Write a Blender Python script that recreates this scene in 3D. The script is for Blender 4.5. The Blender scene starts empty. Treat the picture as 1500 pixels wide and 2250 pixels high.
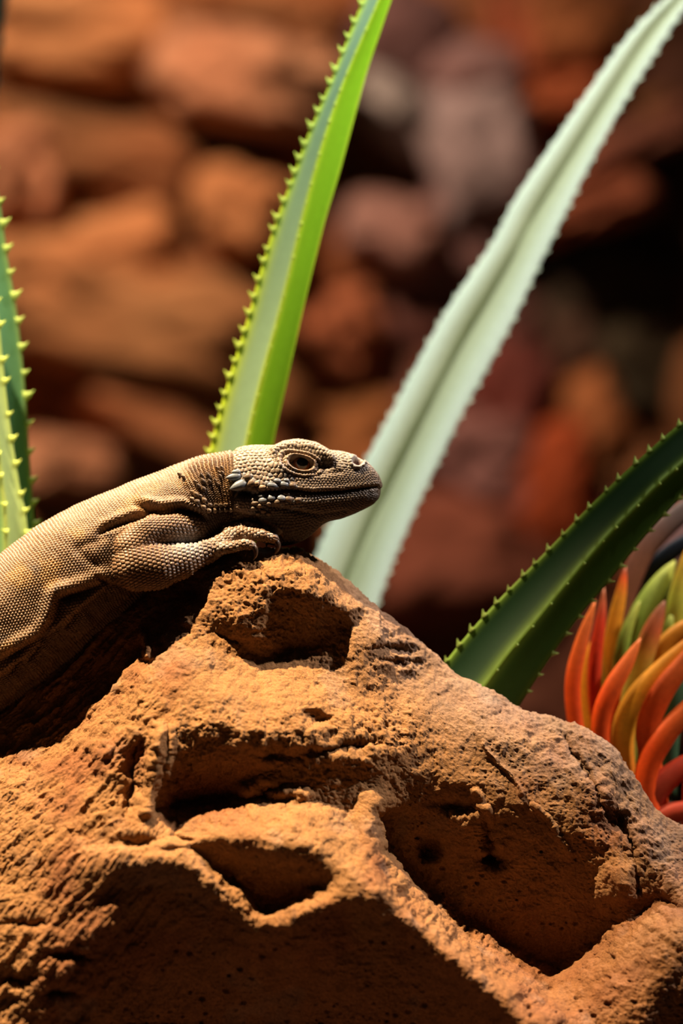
import bpy, math, random
import numpy as np
from mathutils import Vector, Matrix
from mathutils.geometry import delaunay_2d_cdt

# ------------------------------------------------------------------ set-up
scene = bpy.context.scene
C = scene.collection
S = 0.0002            # metres per photo pixel at the lizard
F = 2.0               # camera to lizard distance
H = 0.30              # camera height

def P(px, py, y):
    """photo pixel at depth y (0 = lizard) -> world point(s)"""
    px = np.asarray(px, float); py = np.asarray(py, float); y = np.asarray(y, float)
    k = S * (F + y) / F
    return np.stack(np.broadcast_arrays((px - 750) * k, y, H + (1125 - py) * k), -1)

# ------------------------------------------------------------------ camera
cam = bpy.data.cameras.new('camera')
cam_o = bpy.data.objects.new('camera', cam); C.objects.link(cam_o)
cam.sensor_fit = 'VERTICAL'; cam.sensor_height = 36.0; cam.sensor_width = 24.0
cam.lens = 36.0 * F / (2250 * S)
cam_o.location = (0, -F, H); cam_o.rotation_euler = (math.pi / 2, 0, 0)
cam.clip_start = 0.05; cam.clip_end = 50
cam.dof.use_dof = True; cam.dof.focus_distance = F - 0.020; cam.dof.aperture_fstop = 3.3
scene.camera = cam_o

# ------------------------------------------------------------------ world, lamps, exposure
world = bpy.data.worlds.new('enclosure_air'); scene.world = world; world.use_nodes = True
bg = world.node_tree.nodes['Background']
bg.inputs[0].default_value = (0.95, 0.70, 0.55, 1); bg.inputs[1].default_value = 0.016

def spot(name, loc, target, power, color, angle, radius, blend=0.4):
    l = bpy.data.lights.new(name, 'SPOT'); l.energy = power; l.color = color
    l.spot_size = math.radians(angle); l.spot_blend = blend; l.shadow_soft_size = radius
    o = bpy.data.objects.new(name, l); C.objects.link(o); o.location = loc
    o.rotation_euler = (Vector(target) - Vector(loc)).to_track_quat('-Z', 'Y').to_euler()
    return o
# warm heat lamp over the rock, tilted a little from the left and the front
spot('heat_lamp_light', (-0.52, -0.22, 1.72), (-0.095, -0.03, 0.20), 620, (1.0, 0.74, 0.44), 18.5, 0.014, 1.0)
# cooler lamp high on the right, catching the upper right faces
spot('day_lamp_light', (1.0, 0.02, 1.32), (0.05, 0.03, 0.28), 115, (1.0, 0.88, 0.82), 24, 0.03)
# added light above and behind to shine through the leaves and rim the tops
spot('added_back_light', (-0.16, 0.50, 1.75), (-0.04, 0.06, 0.38), 130, (1.0, 0.90, 0.74), 32, 0.03)
# unseen white spot added in front to brighten the tall pale leaf
spot('added_pale_leaf_light', (0.16, -0.50, 1.50), (0.10, 0.185, 0.45), 165, (0.98, 1.0, 0.94), 18, 0.03, 0.7)
# narrow warm spot added to lift the orange succulent out of shade
spot('added_succulent_light', (0.26, -0.50, 1.45), (0.146, 0.05, 0.215), 17, (1.0, 0.78, 0.50), 6.5, 0.02, 0.6)
# lamp over the back wall, on the left
spot('wall_lamp_light', (-0.60, 0.20, 1.45), (-0.20, 1.15, 0.45), 100, (1.0, 0.74, 0.50), 46, 0.06, 0.9)

scene.view_settings.view_transform = 'Standard'; scene.view_settings.look = 'None'
scene.view_settings.exposure = 0.0; scene.view_settings.gamma = 1.0
scene.view_settings.use_curve_mapping = False
scene.cycles.max_bounces = 6; scene.cycles.diffuse_bounces = 1

# ------------------------------------------------------------------ helpers
def mesh_np(name, verts, faces, smooth=True, col=None):
    """faces: (n,3) or (n,4) int array"""
    me = bpy.data.meshes.new(name)
    verts = np.asarray(verts, np.float32); faces = np.asarray(faces, np.int32)
    n, k = faces.shape
    me.vertices.add(len(verts)); me.vertices.foreach_set('co', verts.ravel())
    me.loops.add(n * k); me.loops.foreach_set('vertex_index', faces.ravel())
    me.polygons.add(n); me.polygons.foreach_set('loop_start', np.arange(0, n * k, k, dtype=np.int32))
    if smooth: me.polygons.foreach_set('use_smooth', np.ones(n, bool))
    me.update(calc_edges=True)
    if col is not None:
        a = me.color_attributes.new('Col', 'FLOAT_COLOR', 'POINT')
        c = np.ones((len(verts), 4), np.float32); c[:, :3] = col
        a.data.foreach_set('color', c.ravel())
    return me

def obj(name, me, mat=None, parent=None):
    o = bpy.data.objects.new(name, me); C.objects.link(o)
    if mat is not None and me is not None and not me.materials: me.materials.append(mat)
    if parent is not None:
        o.parent = parent
        top = parent
        off = Vector(parent.location)
        while top.parent is not None:
            top = top.parent; off = off + Vector(top.location)
        o.location = -off if not o.get('local') else o.location
    return o

def thing(name, loc, label, cat, group=None):
    o = bpy.data.objects.new(name, None); C.objects.link(o)
    o.empty_display_size = 0.01
    o.location = loc; o['label'] = label; o['category'] = cat
    if group: o['group'] = group
    return o

def _hash(ix, iy, iz, seed):
    h = (ix.astype(np.int64) * 374761393 + iy.astype(np.int64) * 668265263 +
         iz.astype(np.int64) * 2147483647 + seed * 1274126177) & 0xFFFFFFFF
    h = ((h ^ (h >> 13)) * 1274126177) & 0xFFFFFFFF
    h = ((h ^ (h >> 16)) * 2246822519) & 0xFFFFFFFF
    return ((h ^ (h >> 15)) & 0xFFFFFF) / float(0xFFFFFF)

_TAB = {}
def vnoise(p, seed=0):
    """3-D value noise in -1..1, p (n,3)"""
    if seed not in _TAB: _TAB[seed] = np.random.RandomState(seed + 5).rand(64 * 64 * 64).astype(np.float32)
    T = _TAB[seed]
    i = np.floor(p).astype(np.int32); f = (p - i).astype(np.float32)
    f = f * f * f * (f * (f * 6 - 15) + 10)
    x0 = (i[:, 0] & 63) << 12; x1 = ((i[:, 0] + 1) & 63) << 12
    y0 = (i[:, 1] & 63) << 6; y1 = ((i[:, 1] + 1) & 63) << 6
    z0 = i[:, 2] & 63; z1 = (i[:, 2] + 1) & 63
    fx, fy, fz = f[:, 0], f[:, 1], f[:, 2]
    def ex(zz):
        a = T[x0 + y0 + zz]; a += (T[x1 + y0 + zz] - a) * fx
        b = T[x0 + y1 + zz]; b += (T[x1 + y1 + zz] - b) * fx
        return a + (b - a) * fy
    a = ex(z0); b = ex(z1)
    return (a + (b - a) * fz).astype(np.float64) * 2 - 1

def fbm(p, octaves=4, seed=0, ridged=False, gain=0.5):
    a = 1.0; t = 0; s = 0
    for o in range(octaves):
        n = vnoise(p * (2.03 ** o) + 17.3 * o, seed + o)
        if ridged: n = 1 - 2 * np.abs(n)
        t = t + a * n; s += a; a *= gain
    return t / s

def worley(u, v, jit=0.3, seed=0):
    """2-D hex-offset cells: F1, F2, cell random, offset u, offset v to the cell point"""
    iv = np.floor(v); f1 = np.full(u.shape, 9.0); f2 = np.full(u.shape, 9.0)
    cid = np.zeros(u.shape); du1 = np.zeros(u.shape); dv1 = np.zeros(u.shape)
    z = np.zeros(u.shape, np.int64)
    for dv in (-1, 0, 1):
        rv = iv + dv
        off = 0.5 * (np.mod(rv, 2))
        iu = np.floor(u - off)
        for du in (-1, 0, 1):
            ru = iu + du
            h1 = _hash(ru, rv, z, seed); h2 = _hash(ru, rv, z + 7, seed)
            cu = ru + off + 0.5 + (h1 - 0.5) * 2 * jit
            cv = rv + 0.5 + (h2 - 0.5) * 2 * jit
            a = u - cu; b = v - cv
            d = np.sqrt(a * a + b * b)
            near = d < f1
            f2 = np.where(near, f1, np.minimum(f2, d))
            cid = np.where(near, _hash(ru, rv, z + 13, seed), cid)
            du1 = np.where(near, a, du1); dv1 = np.where(near, b, dv1)
            f1 = np.where(near, d, f1)
    return f1, f2, cid, du1, dv1

def polydist(x, y, pts):
    """distance to polyline, param along (0..1)"""
    pts = np.asarray(pts, float); best = np.full(x.shape, 1e9); bt = np.zeros(x.shape)
    side = np.zeros(x.shape)
    n = len(pts) - 1
    for i in range(n):
        a = pts[i]; d = pts[i + 1] - a; L2 = d @ d
        t = np.clip(((x - a[0]) * d[0] + (y - a[1]) * d[1]) / L2, 0, 1)
        ex = x - a[0] - t * d[0]; ey = y - a[1] - t * d[1]
        r = np.hypot(ex, ey); m = r < best
        best = np.where(m, r, best); bt = np.where(m, (i + t) / n, bt)
        side = np.where(m, np.sign(d[0] * ey - d[1] * ex), side)
    return best, bt, side

def sstep(a, b, x):
    t = np.clip((x - a) / (b - a), 0, 1); return t * t * (3 - 2 * t)

def crom(pts, n):
    """Catmull-Rom resample of polyline (m,k) to n points"""
    p = np.asarray(pts, float); p = np.vstack([2 * p[0] - p[1], p, 2 * p[-1] - p[-2]])
    m = len(p) - 3
    t = np.linspace(0, m - 1e-9, n); i = t.astype(int); f = (t - i)[:, None]
    a, b, c, d = p[i], p[i + 1], p[i + 2], p[i + 3]
    return 0.5 * (2 * b + (c - a) * f + (2 * a - 5 * b + 4 * c - d) * f ** 2 + (3 * b - a - 3 * c + d) * f ** 3)

# ------------------------------------------------------------------ materials
def mat_new(name):
    m = bpy.data.materials.new(name); m.use_nodes = True
    nt = m.node_tree; b = nt.nodes['Principled BSDF']
    return m, nt, b

def nd(nt, t, **kw):
    n = nt.nodes.new(t)
    for k, v in kw.items(): setattr(n, k, v)
    return n

def attr_material(name, rough=0.9, spec=0.3, noise_scale=900, noise_amt=0.25, bump=0.3, bump_dist=0.0004, trans=0.0, sss=0.0):
    """colour from the mesh's own colour attribute, broken up by fine grain"""
    m, nt, b = mat_new(name); L = nt.links
    at = nd(nt, 'ShaderNodeAttribute', attribute_name='Col')
    tc = nd(nt, 'ShaderNodeTexCoord')
    nz = nd(nt, 'ShaderNodeTexNoise'); nz.inputs['Scale'].default_value = noise_scale
    nz.inputs['Detail'].default_value = 6; nz.inputs['Roughness'].default_value = 0.65
    L.new(tc.outputs['Object'], nz.inputs['Vector'])
    mr = nd(nt, 'ShaderNodeMapRange'); mr.inputs['From Min'].default_value = 0.25; mr.inputs['From Max'].default_value = 0.75
    mr.inputs['To Min'].default_value = 1 - noise_amt; mr.inputs['To Max'].default_value = 1 + noise_amt
    L.new(nz.outputs['Fac'], mr.inputs['Value'])
    mx = nd(nt, 'ShaderNodeVectorMath', operation='SCALE')
    L.new(at.outputs['Color'], mx.inputs[0]); L.new(mr.outputs['Result'], mx.inputs['Scale'])
    L.new(mx.outputs['Vector'], b.inputs['Base Color'])
    b.inputs['Roughness'].default_value = rough
    b.inputs['Specular IOR Level'].default_value = spec
    if bump:
        bp = nd(nt, 'ShaderNodeBump'); bp.inputs['Strength'].default_value = bump; bp.inputs['Distance'].default_value = bump_dist
        L.new(nz.outputs['Fac'], bp.inputs['Height']); L.new(bp.outputs['Normal'], b.inputs['Normal'])
    if sss:
        b.inputs['Subsurface Weight'].default_value = sss
        b.inputs['Subsurface Radius'].default_value = (0.004, 0.003, 0.001); b.inputs['Subsurface Scale'].default_value = 0.5
    if trans:
        tr = nd(nt, 'ShaderNodeBsdfTranslucent'); ms = nd(nt, 'ShaderNodeMixShader')
        ms.inputs[0].default_value = trans
        out = nt.nodes['Material Output']
        L.new(mx.outputs['Vector'], tr.inputs['Color'])
        L.new(b.outputs[0], ms.inputs[1]); L.new(tr.outputs[0], ms.inputs[2]); L.new(ms.outputs[0], out.inputs['Surface'])
    return m

def plain_material(name, color, rough=0.5, spec=0.5, var=0.2, scale=400, bump=0.0, trans=0.0, coat=0.0):
    m, nt, b = mat_new(name); L = nt.links
    tc = nd(nt, 'ShaderNodeTexCoord'); nz = nd(nt, 'ShaderNodeTexNoise')
    nz.inputs['Scale'].default_value = scale; nz.inputs['Detail'].default_value = 5
    L.new(tc.outputs['Object'], nz.inputs['Vector'])
    cr = nd(nt, 'ShaderNodeValToRGB')
    c = np.array(color)
    cr.color_ramp.elements[0].position = 0.3; cr.color_ramp.elements[1].position = 0.7
    cr.color_ramp.elements[0].color = (*(c * (1 - var)), 1); cr.color_ramp.elements[1].color = (*(c * (1 + var)), 1)
    L.new(nz.outputs['Fac'], cr.inputs[0]); L.new(cr.outputs[0], b.inputs['Base Color'])
    b.inputs['Roughness'].default_value = rough; b.inputs['Specular IOR Level'].default_value = spec
    b.inputs['Coat Weight'].default_value = coat
    if bump:
        bp = nd(nt, 'ShaderNodeBump'); bp.inputs['Strength'].default_value = bump; bp.inputs['Distance'].default_value = 0.01
        L.new(nz.outputs['Fac'], bp.inputs['Height']); L.new(bp.outputs['Normal'], b.inputs['Normal'])
    if trans:
        tr = nd(nt, 'ShaderNodeBsdfTranslucent'); ms = nd(nt, 'ShaderNodeMixShader'); ms.inputs[0].default_value = trans
        L.new(cr.outputs[0], tr.inputs['Color'])
        L.new(b.outputs[0], ms.inputs[1]); L.new(tr.outputs[0], ms.inputs[2])
        L.new(ms.outputs[0], nt.nodes['Material Output'].inputs['Surface'])
    return m

M_rock = attr_material('sandstone_rock', 0.85, 0.2, 900, 0.35, 0.9, 0.0009)
M_skin = attr_material('lizard_skin', 0.46, 0.4, 1500, 0.18, 0.12, 0.0002)
M_leaf = attr_material('spiny_leaf', 0.55, 0.25, 260, 0.06, 0.0, trans=0.40)
M_succ = attr_material('succulent_leaf', 0.55, 0.25, 420, 0.16, 0.05, 0.0003, trans=0.06)
M_wall = attr_material('wall_rock', 0.9, 0.15, 40, 0.22, 0.5, 0.01)

# ================================================================== SETTING
# floor of the enclosure
def grid_mesh(name, xs, ys, zf, colf):
    X, Y = np.meshgrid(xs, ys); X = X.ravel(); Y = Y.ravel()
    Z = zf(X, Y)
    nx, ny = len(xs), len(ys)
    i = (np.arange(ny - 1)[:, None] * nx + np.arange(nx - 1)).ravel()
    f = np.stack([i, i + 1, i + nx + 1, i + nx], -1)
    v = np.stack([X, Y, Z], -1)
    return mesh_np(name, v, f, col=colf(v))
def floor_h(x, y):
    p = np.stack([x * 9, y * 9, 0 * x], -1)
    return -0.004 + 0.006 * fbm(p, 4, 3)
fl = obj('floor', grid_mesh('floor', np.linspace(-1.6, 1.6, 160), np.linspace(-0.7, 1.25, 100), floor_h,
        lambda v: np.array([0.07, 0.04, 0.026]) * (1 + 0.25 * fbm(v * 20, 3, 5))[:, None]), M_wall)
fl['kind'] = 'structure'

# back wall: a rough rock face with separate slabs standing proud of it
WY = 1.12
def wall_mesh():
    xs = np.linspace(-1.6, 1.6, 220); zs = np.linspace(-0.02, 1.5, 130)
    X, Z = np.meshgrid(xs, zs); X = X.ravel(); Z = Z.ravel()
    p = np.stack([X * 3.2, Z * 6.5, 0 * X], -1)
    Y = WY + 0.012 + 0.075 * fbm(p, 5, 11) + 0.02 * fbm(p * 4, 3, 21, True)
    nx = len(xs)
    i = (np.arange(len(zs) - 1)[:, None] * nx + np.arange(nx - 1)).ravel()
    f = np.stack([i, i + 1, i + nx + 1, i + nx], -1)
    v = np.stack([X, Y, Z], -1)
    n = fbm(v * 5, 3, 31); n2 = fbm(v * 9, 3, 41)
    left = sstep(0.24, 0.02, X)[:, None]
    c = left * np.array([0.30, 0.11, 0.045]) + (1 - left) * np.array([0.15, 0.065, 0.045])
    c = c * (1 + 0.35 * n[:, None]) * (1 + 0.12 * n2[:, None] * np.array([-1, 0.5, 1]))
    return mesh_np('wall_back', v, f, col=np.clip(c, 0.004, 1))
wall = obj('wall_back', wall_mesh(), M_wall); wall['kind'] = 'structure'

def slab(px, py, a, b, rot, depth, col, seed, thick=0.05, box=3.6):
    """irregular rock slab: centre pixel, half sizes in pixels, tilt (deg), how far proud of the wall (m), colour"""
    nu, nv = 40, 24
    th = np.linspace(0, 2 * np.pi, nu, endpoint=False); ph = np.linspace(-np.pi / 2, np.pi / 2, nv)
    T, Ph = np.meshgrid(th, ph); T = T.ravel(); Ph = Ph.ravel()
    def se(w, e): return np.sign(w) * np.abs(w) ** e
    e = 2 / box
    X = se(np.cos(Ph), e) * se(np.cos(T), e); Z = se(np.cos(Ph), e) * se(np.sin(T), e); Y = -se(np.sin(Ph), 0.9)
    d = np.stack([X, Y, Z], -1)
    n = fbm(d * 1.6 + seed * 9.1, 4, seed); n2 = fbm(d * 4.5 + seed, 3, seed + 50)
    r = 1.12 + 0.42 * n + 0.14 * n2
    y0 = WY + 0.058 - depth * 0.9
    k = S * (F + y0) / F
    x = X * r * a * k; z = Z * r * b * k; y = Y * r * thick * 0.8
    c, s = math.cos(math.radians(rot)), math.sin(math.radians(rot))
    ctr = P(px, py, y0)
    v = np.stack([x * c - z * s, y, x * s + z * c], -1) + ctr
    i = (np.arange(nv - 1)[:, None] * nu + np.arange(nu))
    j = (np.arange(nv - 1)[:, None] * nu + (np.arange(nu) + 1) % nu)
    f = np.stack([i, j, j + nu, i + nu], -1).reshape(-1, 4)
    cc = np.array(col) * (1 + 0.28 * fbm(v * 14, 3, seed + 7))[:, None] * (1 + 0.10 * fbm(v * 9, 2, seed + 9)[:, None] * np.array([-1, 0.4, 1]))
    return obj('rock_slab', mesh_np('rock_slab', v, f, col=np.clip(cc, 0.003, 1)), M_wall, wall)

OR = (0.56, 0.235, 0.10); PK = (0.56, 0.25, 0.14); BR = (0.29, 0.115, 0.05); RD = (0.50, 0.10, 0.035)
PU = (0.27, 0.15, 0.15); GY = (0.42, 0.34, 0.33); MR = (0.22, 0.055, 0.045); DK = (0.07, 0.045, 0.03)
SL = [ # px, py, a, b, rot, depth, colour, thick
    (150, 90, 250, 95, -3, .06, OR, .07), (545, 185, 200, 95, -14, .09, PK, .08), (420, 75, 190, 60, 4, .05, BR, .06),
    (640, 70, 110, 70, 0, .04, BR, .05),
    (260, 335, 260, 75, -9, .05, BR, .06), (60, 395, 80, 105, 6, .07, PK, .07), (470, 330, 110, 45, -6, .05, BR, .05),
    (310, 420, 130, 60, 0, .045, BR, .05),
    (545, 465, 100, 85, -14, .08, OR, .08), (615, 375, 80, 90, 20, .04, RD, .05),
    (170, 590, 240, 95, 8, .07, OR, .07), (480, 575, 110, 48, -8, .05, BR, .05), (330, 725, 310, 125, -14, .07, (0.44, 0.18, 0.075), .08),
    (400, 890, 240, 110, -28, .06, (0.42, 0.15, 0.065), .07), (140, 1035, 120, 65, -4, .08, PK, .07), (420, 1000, 170, 90, -10, .04, BR, .06),
    (740, 740, 95, 95, 8, .05, (0.50, 0.15, 0.07), .06), (730, 560, 80, 110, 0, .04, (0.42, 0.14, 0.06), .06), (760, 950, 120, 90, 0, .03, (0.40, 0.14, 0.05), .06),
    (-120, 250, 130, 120, 0, .06, OR, .07), (-150, 700, 160, 150, 0, .06, BR, .07), (-100, 1200, 260, 110, 0, .05, BR, .07),
    (330, 1190, 280, 80, 5, .03, (0.30, 0.10, 0.05), .06),
    (900, 90, 110, 120, -12, .03, (0.16, 0.08, 0.08), .05), (880, 255, 110, 55, -38, .06, GY, .06), (1060, 350, 105, 150, 8, .07, (0.36, 0.26, 0.27), .07),
    (1040, 180, 110, 80, 20, .05, PU, .06), (1130, 130, 60, 130, 0, .04, (0.36, 0.10, 0.05), .05), (860, 520, 100, 80, -24, .06, (0.42, 0.22, 0.19), .07),
    (1010, 520, 90, 120, 10, .04, PU, .05), (900, 680, 120, 90, -30, .03, (0.24, 0.09, 0.075), .05), (1090, 720, 110, 130, -14, .03, (0.17, 0.07, 0.06), .05),
    (940, 850, 130, 90, 10, .03, (0.22, 0.085, 0.06), .05), (1110, 860, 90, 110, 4, .05, MR, .05), (1050, 1000, 130, 90, 24, .05, (0.30, 0.13, 0.12), .06),
    (1000, 1230, 190, 130, 0, .06, (0.27, 0.085, 0.055), .07), (850, 1150, 130, 140, 0, .04, (0.40, 0.15, 0.06), .06), (1130, 1160, 110, 140, 0, .04, (0.24, 0.09, 0.08), .06),
    (1250, 75, 110, 85, 0, .05, (0.42, 0.14, 0.055), .06), (1245, 215, 105, 45, 2, .06, (0.44, 0.12, 0.05), .06), (1400, 120, 110, 90, 8, .03, BR, .05),
    (1380, 320, 170, 36, 26, .07, (0.42, 0.15, 0.10), .06), (1310, 455, 120, 42, 18, .08, (0.46, 0.14, 0.075), .07), (1450, 250, 90, 40, 20, .04, BR, .05),
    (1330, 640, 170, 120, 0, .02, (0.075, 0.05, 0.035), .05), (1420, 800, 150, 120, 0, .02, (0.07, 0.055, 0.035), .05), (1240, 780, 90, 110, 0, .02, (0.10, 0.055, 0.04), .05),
    (1205, 1060, 80, 125, -6, .06, (0.42, 0.075, 0.025), .05), (1300, 930, 70, 90, 14, .05, (0.40, 0.15, 0.06), .05), (1380, 1020, 80, 60, 10, .04, BR, .05),
    (1280, 1230, 150, 90, 0, .04, (0.30, 0.10, 0.05), .06), (1460, 1180, 120, 120, 0, .04, (0.30, 0.13, 0.10), .06), (1180, 1480, 260, 160, 0, .04, (0.20, 0.07, 0.045), .06),
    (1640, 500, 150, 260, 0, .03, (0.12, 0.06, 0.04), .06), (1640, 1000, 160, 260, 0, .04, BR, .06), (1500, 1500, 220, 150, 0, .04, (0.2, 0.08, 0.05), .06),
]
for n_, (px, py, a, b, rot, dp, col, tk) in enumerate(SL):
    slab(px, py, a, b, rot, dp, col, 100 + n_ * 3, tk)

# ================================================================== FOREGROUND ROCK
SIL = [(-900, 2100), (-600, 1900), (-400, 1790), (-200, 1690), (0, 1568), (70, 1512), (167, 1430), (247, 1362), (313, 1306), (380, 1254), (428, 1234),
       (450, 1226), (470, 1219), (520, 1209), (600, 1204), (645, 1203), (700, 1230), (740, 1258), (800, 1312), (850, 1352), (900, 1390),
       (940, 1425), (975, 1457), (1010, 1488), (1060, 1510), (1110, 1537), (1135, 1556), (1180, 1568), (1240, 1584), (1300, 1610), (1345, 1645),
       (1370, 1690), (1400, 1730), (1430, 1775), (1470, 1800), (1510, 1815), (1700, 1880), (2000, 2100), (2300, 2400)]
SILQ = {-900: 0, -600: 10, -400: 10, -200: 10, 0: 0, 70: 0, 167: 0, 247: 0, 313: 5, 380: 15, 428: 30, 450: 42, 470: 45, 520: 40, 600: 30, 645: 15, 700: 0}
sil_pts = [(x, y, SILQ.get(x, -10 if x < 1300 else 20)) for x, y in SIL]
# ridge and hollow lines of the rock: (px, py, nearness in px); each list is a crease line
LINES = [
    sil_pts,
    # lit left ridge / edge of the lizard's shadow
    [(452, 1290, 98), (432, 1345, 128), (398, 1395, 138), (330, 1450, 138), (260, 1560, 150), (170, 1660, 165), (80, 1720, 175), (-20, 1700, 150), (-200, 1760, 160)],
    # valley under the lizard
    [(420, 1310, 55), (340, 1400, 60), (240, 1500, 60), (120, 1590, 60), (0, 1660, 70), (-200, 1730, 90)],
    # knob lip above hollow 1
    [(480, 1270, 90), (540, 1275, 112), (600, 1285, 126), (680, 1292, 120), (740, 1315, 96), (800, 1365, 70)],
    # left cheek ridge of hollow 1
    [(490, 1310, 105), (485, 1350, 135), (520, 1375, 142), (565, 1400, 138), (600, 1422, 90)],
    [(505, 1408, 118), (545, 1430, 92), (582, 1446, 84)],
    # bottom of hollow 1
    [(600, 1424, 45), (640, 1428, 36), (690, 1416, 36), (760, 1372, 40)],
    # lit slab below
    [(400, 1440, 170), (470, 1470, 165), (560, 1500, 150), (640, 1510, 140), (760, 1500, 110), (860, 1480, 70)],
    [(330, 1520, 195), (430, 1545, 220), (540, 1565, 222), (650, 1572, 210), (760, 1590, 170), (880, 1580, 110)],
    # lip over hollow 2
    [(300, 1610, 215), (370, 1610, 232), (450, 1605, 240), (540, 1612, 240), (640, 1622, 228), (740, 1640, 200), (840, 1640, 160), (900, 1640, 130)],
    [(400, 1645, 228), (470, 1645, 230), (550, 1650, 226), (640, 1655, 218), (740, 1670, 196)],
    [(400, 1695, 204), (480, 1695, 192), (560, 1698, 196), (640, 1695, 204), (740, 1705, 188), (830, 1720, 165)],
    # hollow 2 floor
    [(395, 1770, 160), (450, 1762, 144), (520, 1752, 150), (590, 1752, 168), (690, 1765, 194), (760, 1790, 190)],
    # thin rib on the left of hollow 2
    [(345, 1620, 262), (338, 1690, 264), (326, 1760, 270), (318, 1785, 272)],
    [(300, 1640, 190), (290, 1710, 188), (286, 1775, 215)],
    [(268, 1640, 240), (255, 1710, 258), (244, 1775, 268)],
    # ledge R2 back edge
    [(240, 1800, 275), (320, 1790, 275), (390, 1812, 240), (430, 1785, 225), (500, 1772, 220), (640, 1768, 225), (720, 1792, 240), (800, 1866, 250)],
    # R2 front lip
    [(250, 1835, 300), (320, 1830, 300), (400, 1850, 300), (470, 1835, 305), (540, 1840, 320), (620, 1850, 330), (690, 1880, 335), (760, 1920, 335), (840, 1955, 330)],
    # hollow 3 bottom
    [(430, 1872, 280), (500, 1930, 248), (550, 1975, 236), (577, 1998, 230), (640, 1978, 245), (700, 1945, 285)],
    # R3 top lip
    [(200, 1890, 330), (280, 1890, 345), (360, 1885, 345), (430, 1895, 345), (490, 1945, 345), (545, 1995, 345), (590, 2015, 350), (660, 2000, 352), (730, 1965, 352), (800, 1965, 352), (840, 1975, 340)],
    # left slope
    [(0, 1760, 195), (100, 1800, 235), (200, 1860, 290)],
    [(0, 1880, 240), (80, 1950, 285), (160, 2000, 325), (240, 2000, 340)],
    [(0, 2020, 300), (80, 2080, 340), (150, 2120, 352), (120, 2180, 345), (0, 2150, 330)],
    [(-300, 1900, 200), (-300, 2100, 280)],
    # lower dark face receding downwards
    [(240, 1960, 322), (340, 1945, 312), (450, 1990, 310), (560, 2060, 312), (680, 2050, 318), (800, 2030, 318)],
    [(100, 2300, 320), (300, 2250, 232), (450, 2250, 222), (600, 2250, 220), (750, 2250, 222), (900, 2260, 230), (1060, 2300, 250)],
    [(150, 2230, 318), (300, 2110, 278), (450, 2120, 270), (600, 2150, 268), (750, 2140, 272)],
    # right bulge
    [(880, 1500, 60), (960, 1560, 80), (1060, 1600, 86), (1160, 1640, 90), (1260, 1690, 94), (1330, 1760, 106)],
    [(860, 1690, 150), (950, 1690, 126), (1050, 1710, 122), (1150, 1745, 120), (1240, 1800, 116), (1330, 1860, 116)],
    [(880, 1775, 132), (960, 1785, 118), (1060, 1805, 112), (1160, 1850, 104), (1250, 1890, 100)],
    # hollow 4 lower edge (dark recess)
    [(835, 1800, 110), (870, 1890, 85), (940, 1950, 55), (1020, 2015, 35), (1100, 2060, 22), (1180, 2100, 12), (1222, 2122, 8), (1270, 2085, 20), (1330, 2035, 60), (1350, 1990, 70)],
    # recess mid
    [(890, 1830, 106), (960, 1870, 88), (1060, 1920, 72), (1160, 1975, 58), (1250, 2010, 56)],
    # rib along (800,1640)-(830,1870)
    [(800, 1680, 190), (830, 1760, 210), (820, 1820, 255), (812, 1860, 275)],
    # R4 lip
    [(835, 1925, 315), (860, 1975, 325), (910, 2020, 332), (990, 2088, 338), (1058, 2152, 342), (1120, 2205, 345), (1170, 2250, 350), (1250, 2320, 350)],
    # ledge behind R4
    [(862, 1905, 235), (900, 1965, 215), (980, 2035, 205), (1070, 2105, 195), (1150, 2150, 180), (1220, 2180, 170), (1300, 2130, 160)],
    [(1180, 2215, 270), (1240, 2240, 255), (1295, 2200, 225), (1340, 2120, 190), (1360, 2060, 160)],
    # face under R4
    [(850, 2030, 308), (920, 2100, 296), (1000, 2175, 290), (1070, 2240, 288)],
    # right lit stone
    [(1500, 2000, 190), (1440, 2030, 200), (1390, 2100, 220), (1350, 2180, 240), (1320, 2270, 250)],
    [(1500, 2060, 260), (1450, 2120, 275), (1420, 2200, 285), (1400, 2300, 290)],
    [(1520, 2150, 275), (1470, 2200, 265), (1450, 2300, 262)],
    # right crumbly edge
    [(1380, 1760, 60), (1420, 1820, 90), (1440, 1900, 120), (1450, 1980, 110), (1480, 1990, 120)],
    [(1360, 1920, 120), (1390, 1970, 130), (1420, 2000, 110), (1370, 2030, 130)],
    # far margins
    [(-900, 2700, 420), (-300, 2700, 420), (300, 2700, 400), (900, 2700, 400), (1500, 2700, 420), (2300, 2700, 300)],
    [(-900, 2350, 200), (-300, 2350, 340), (0, 2320, 345)],
    [(1700, 2100, 160), (1700, 2350, 260), (2300, 2500, 100)],
]
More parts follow.
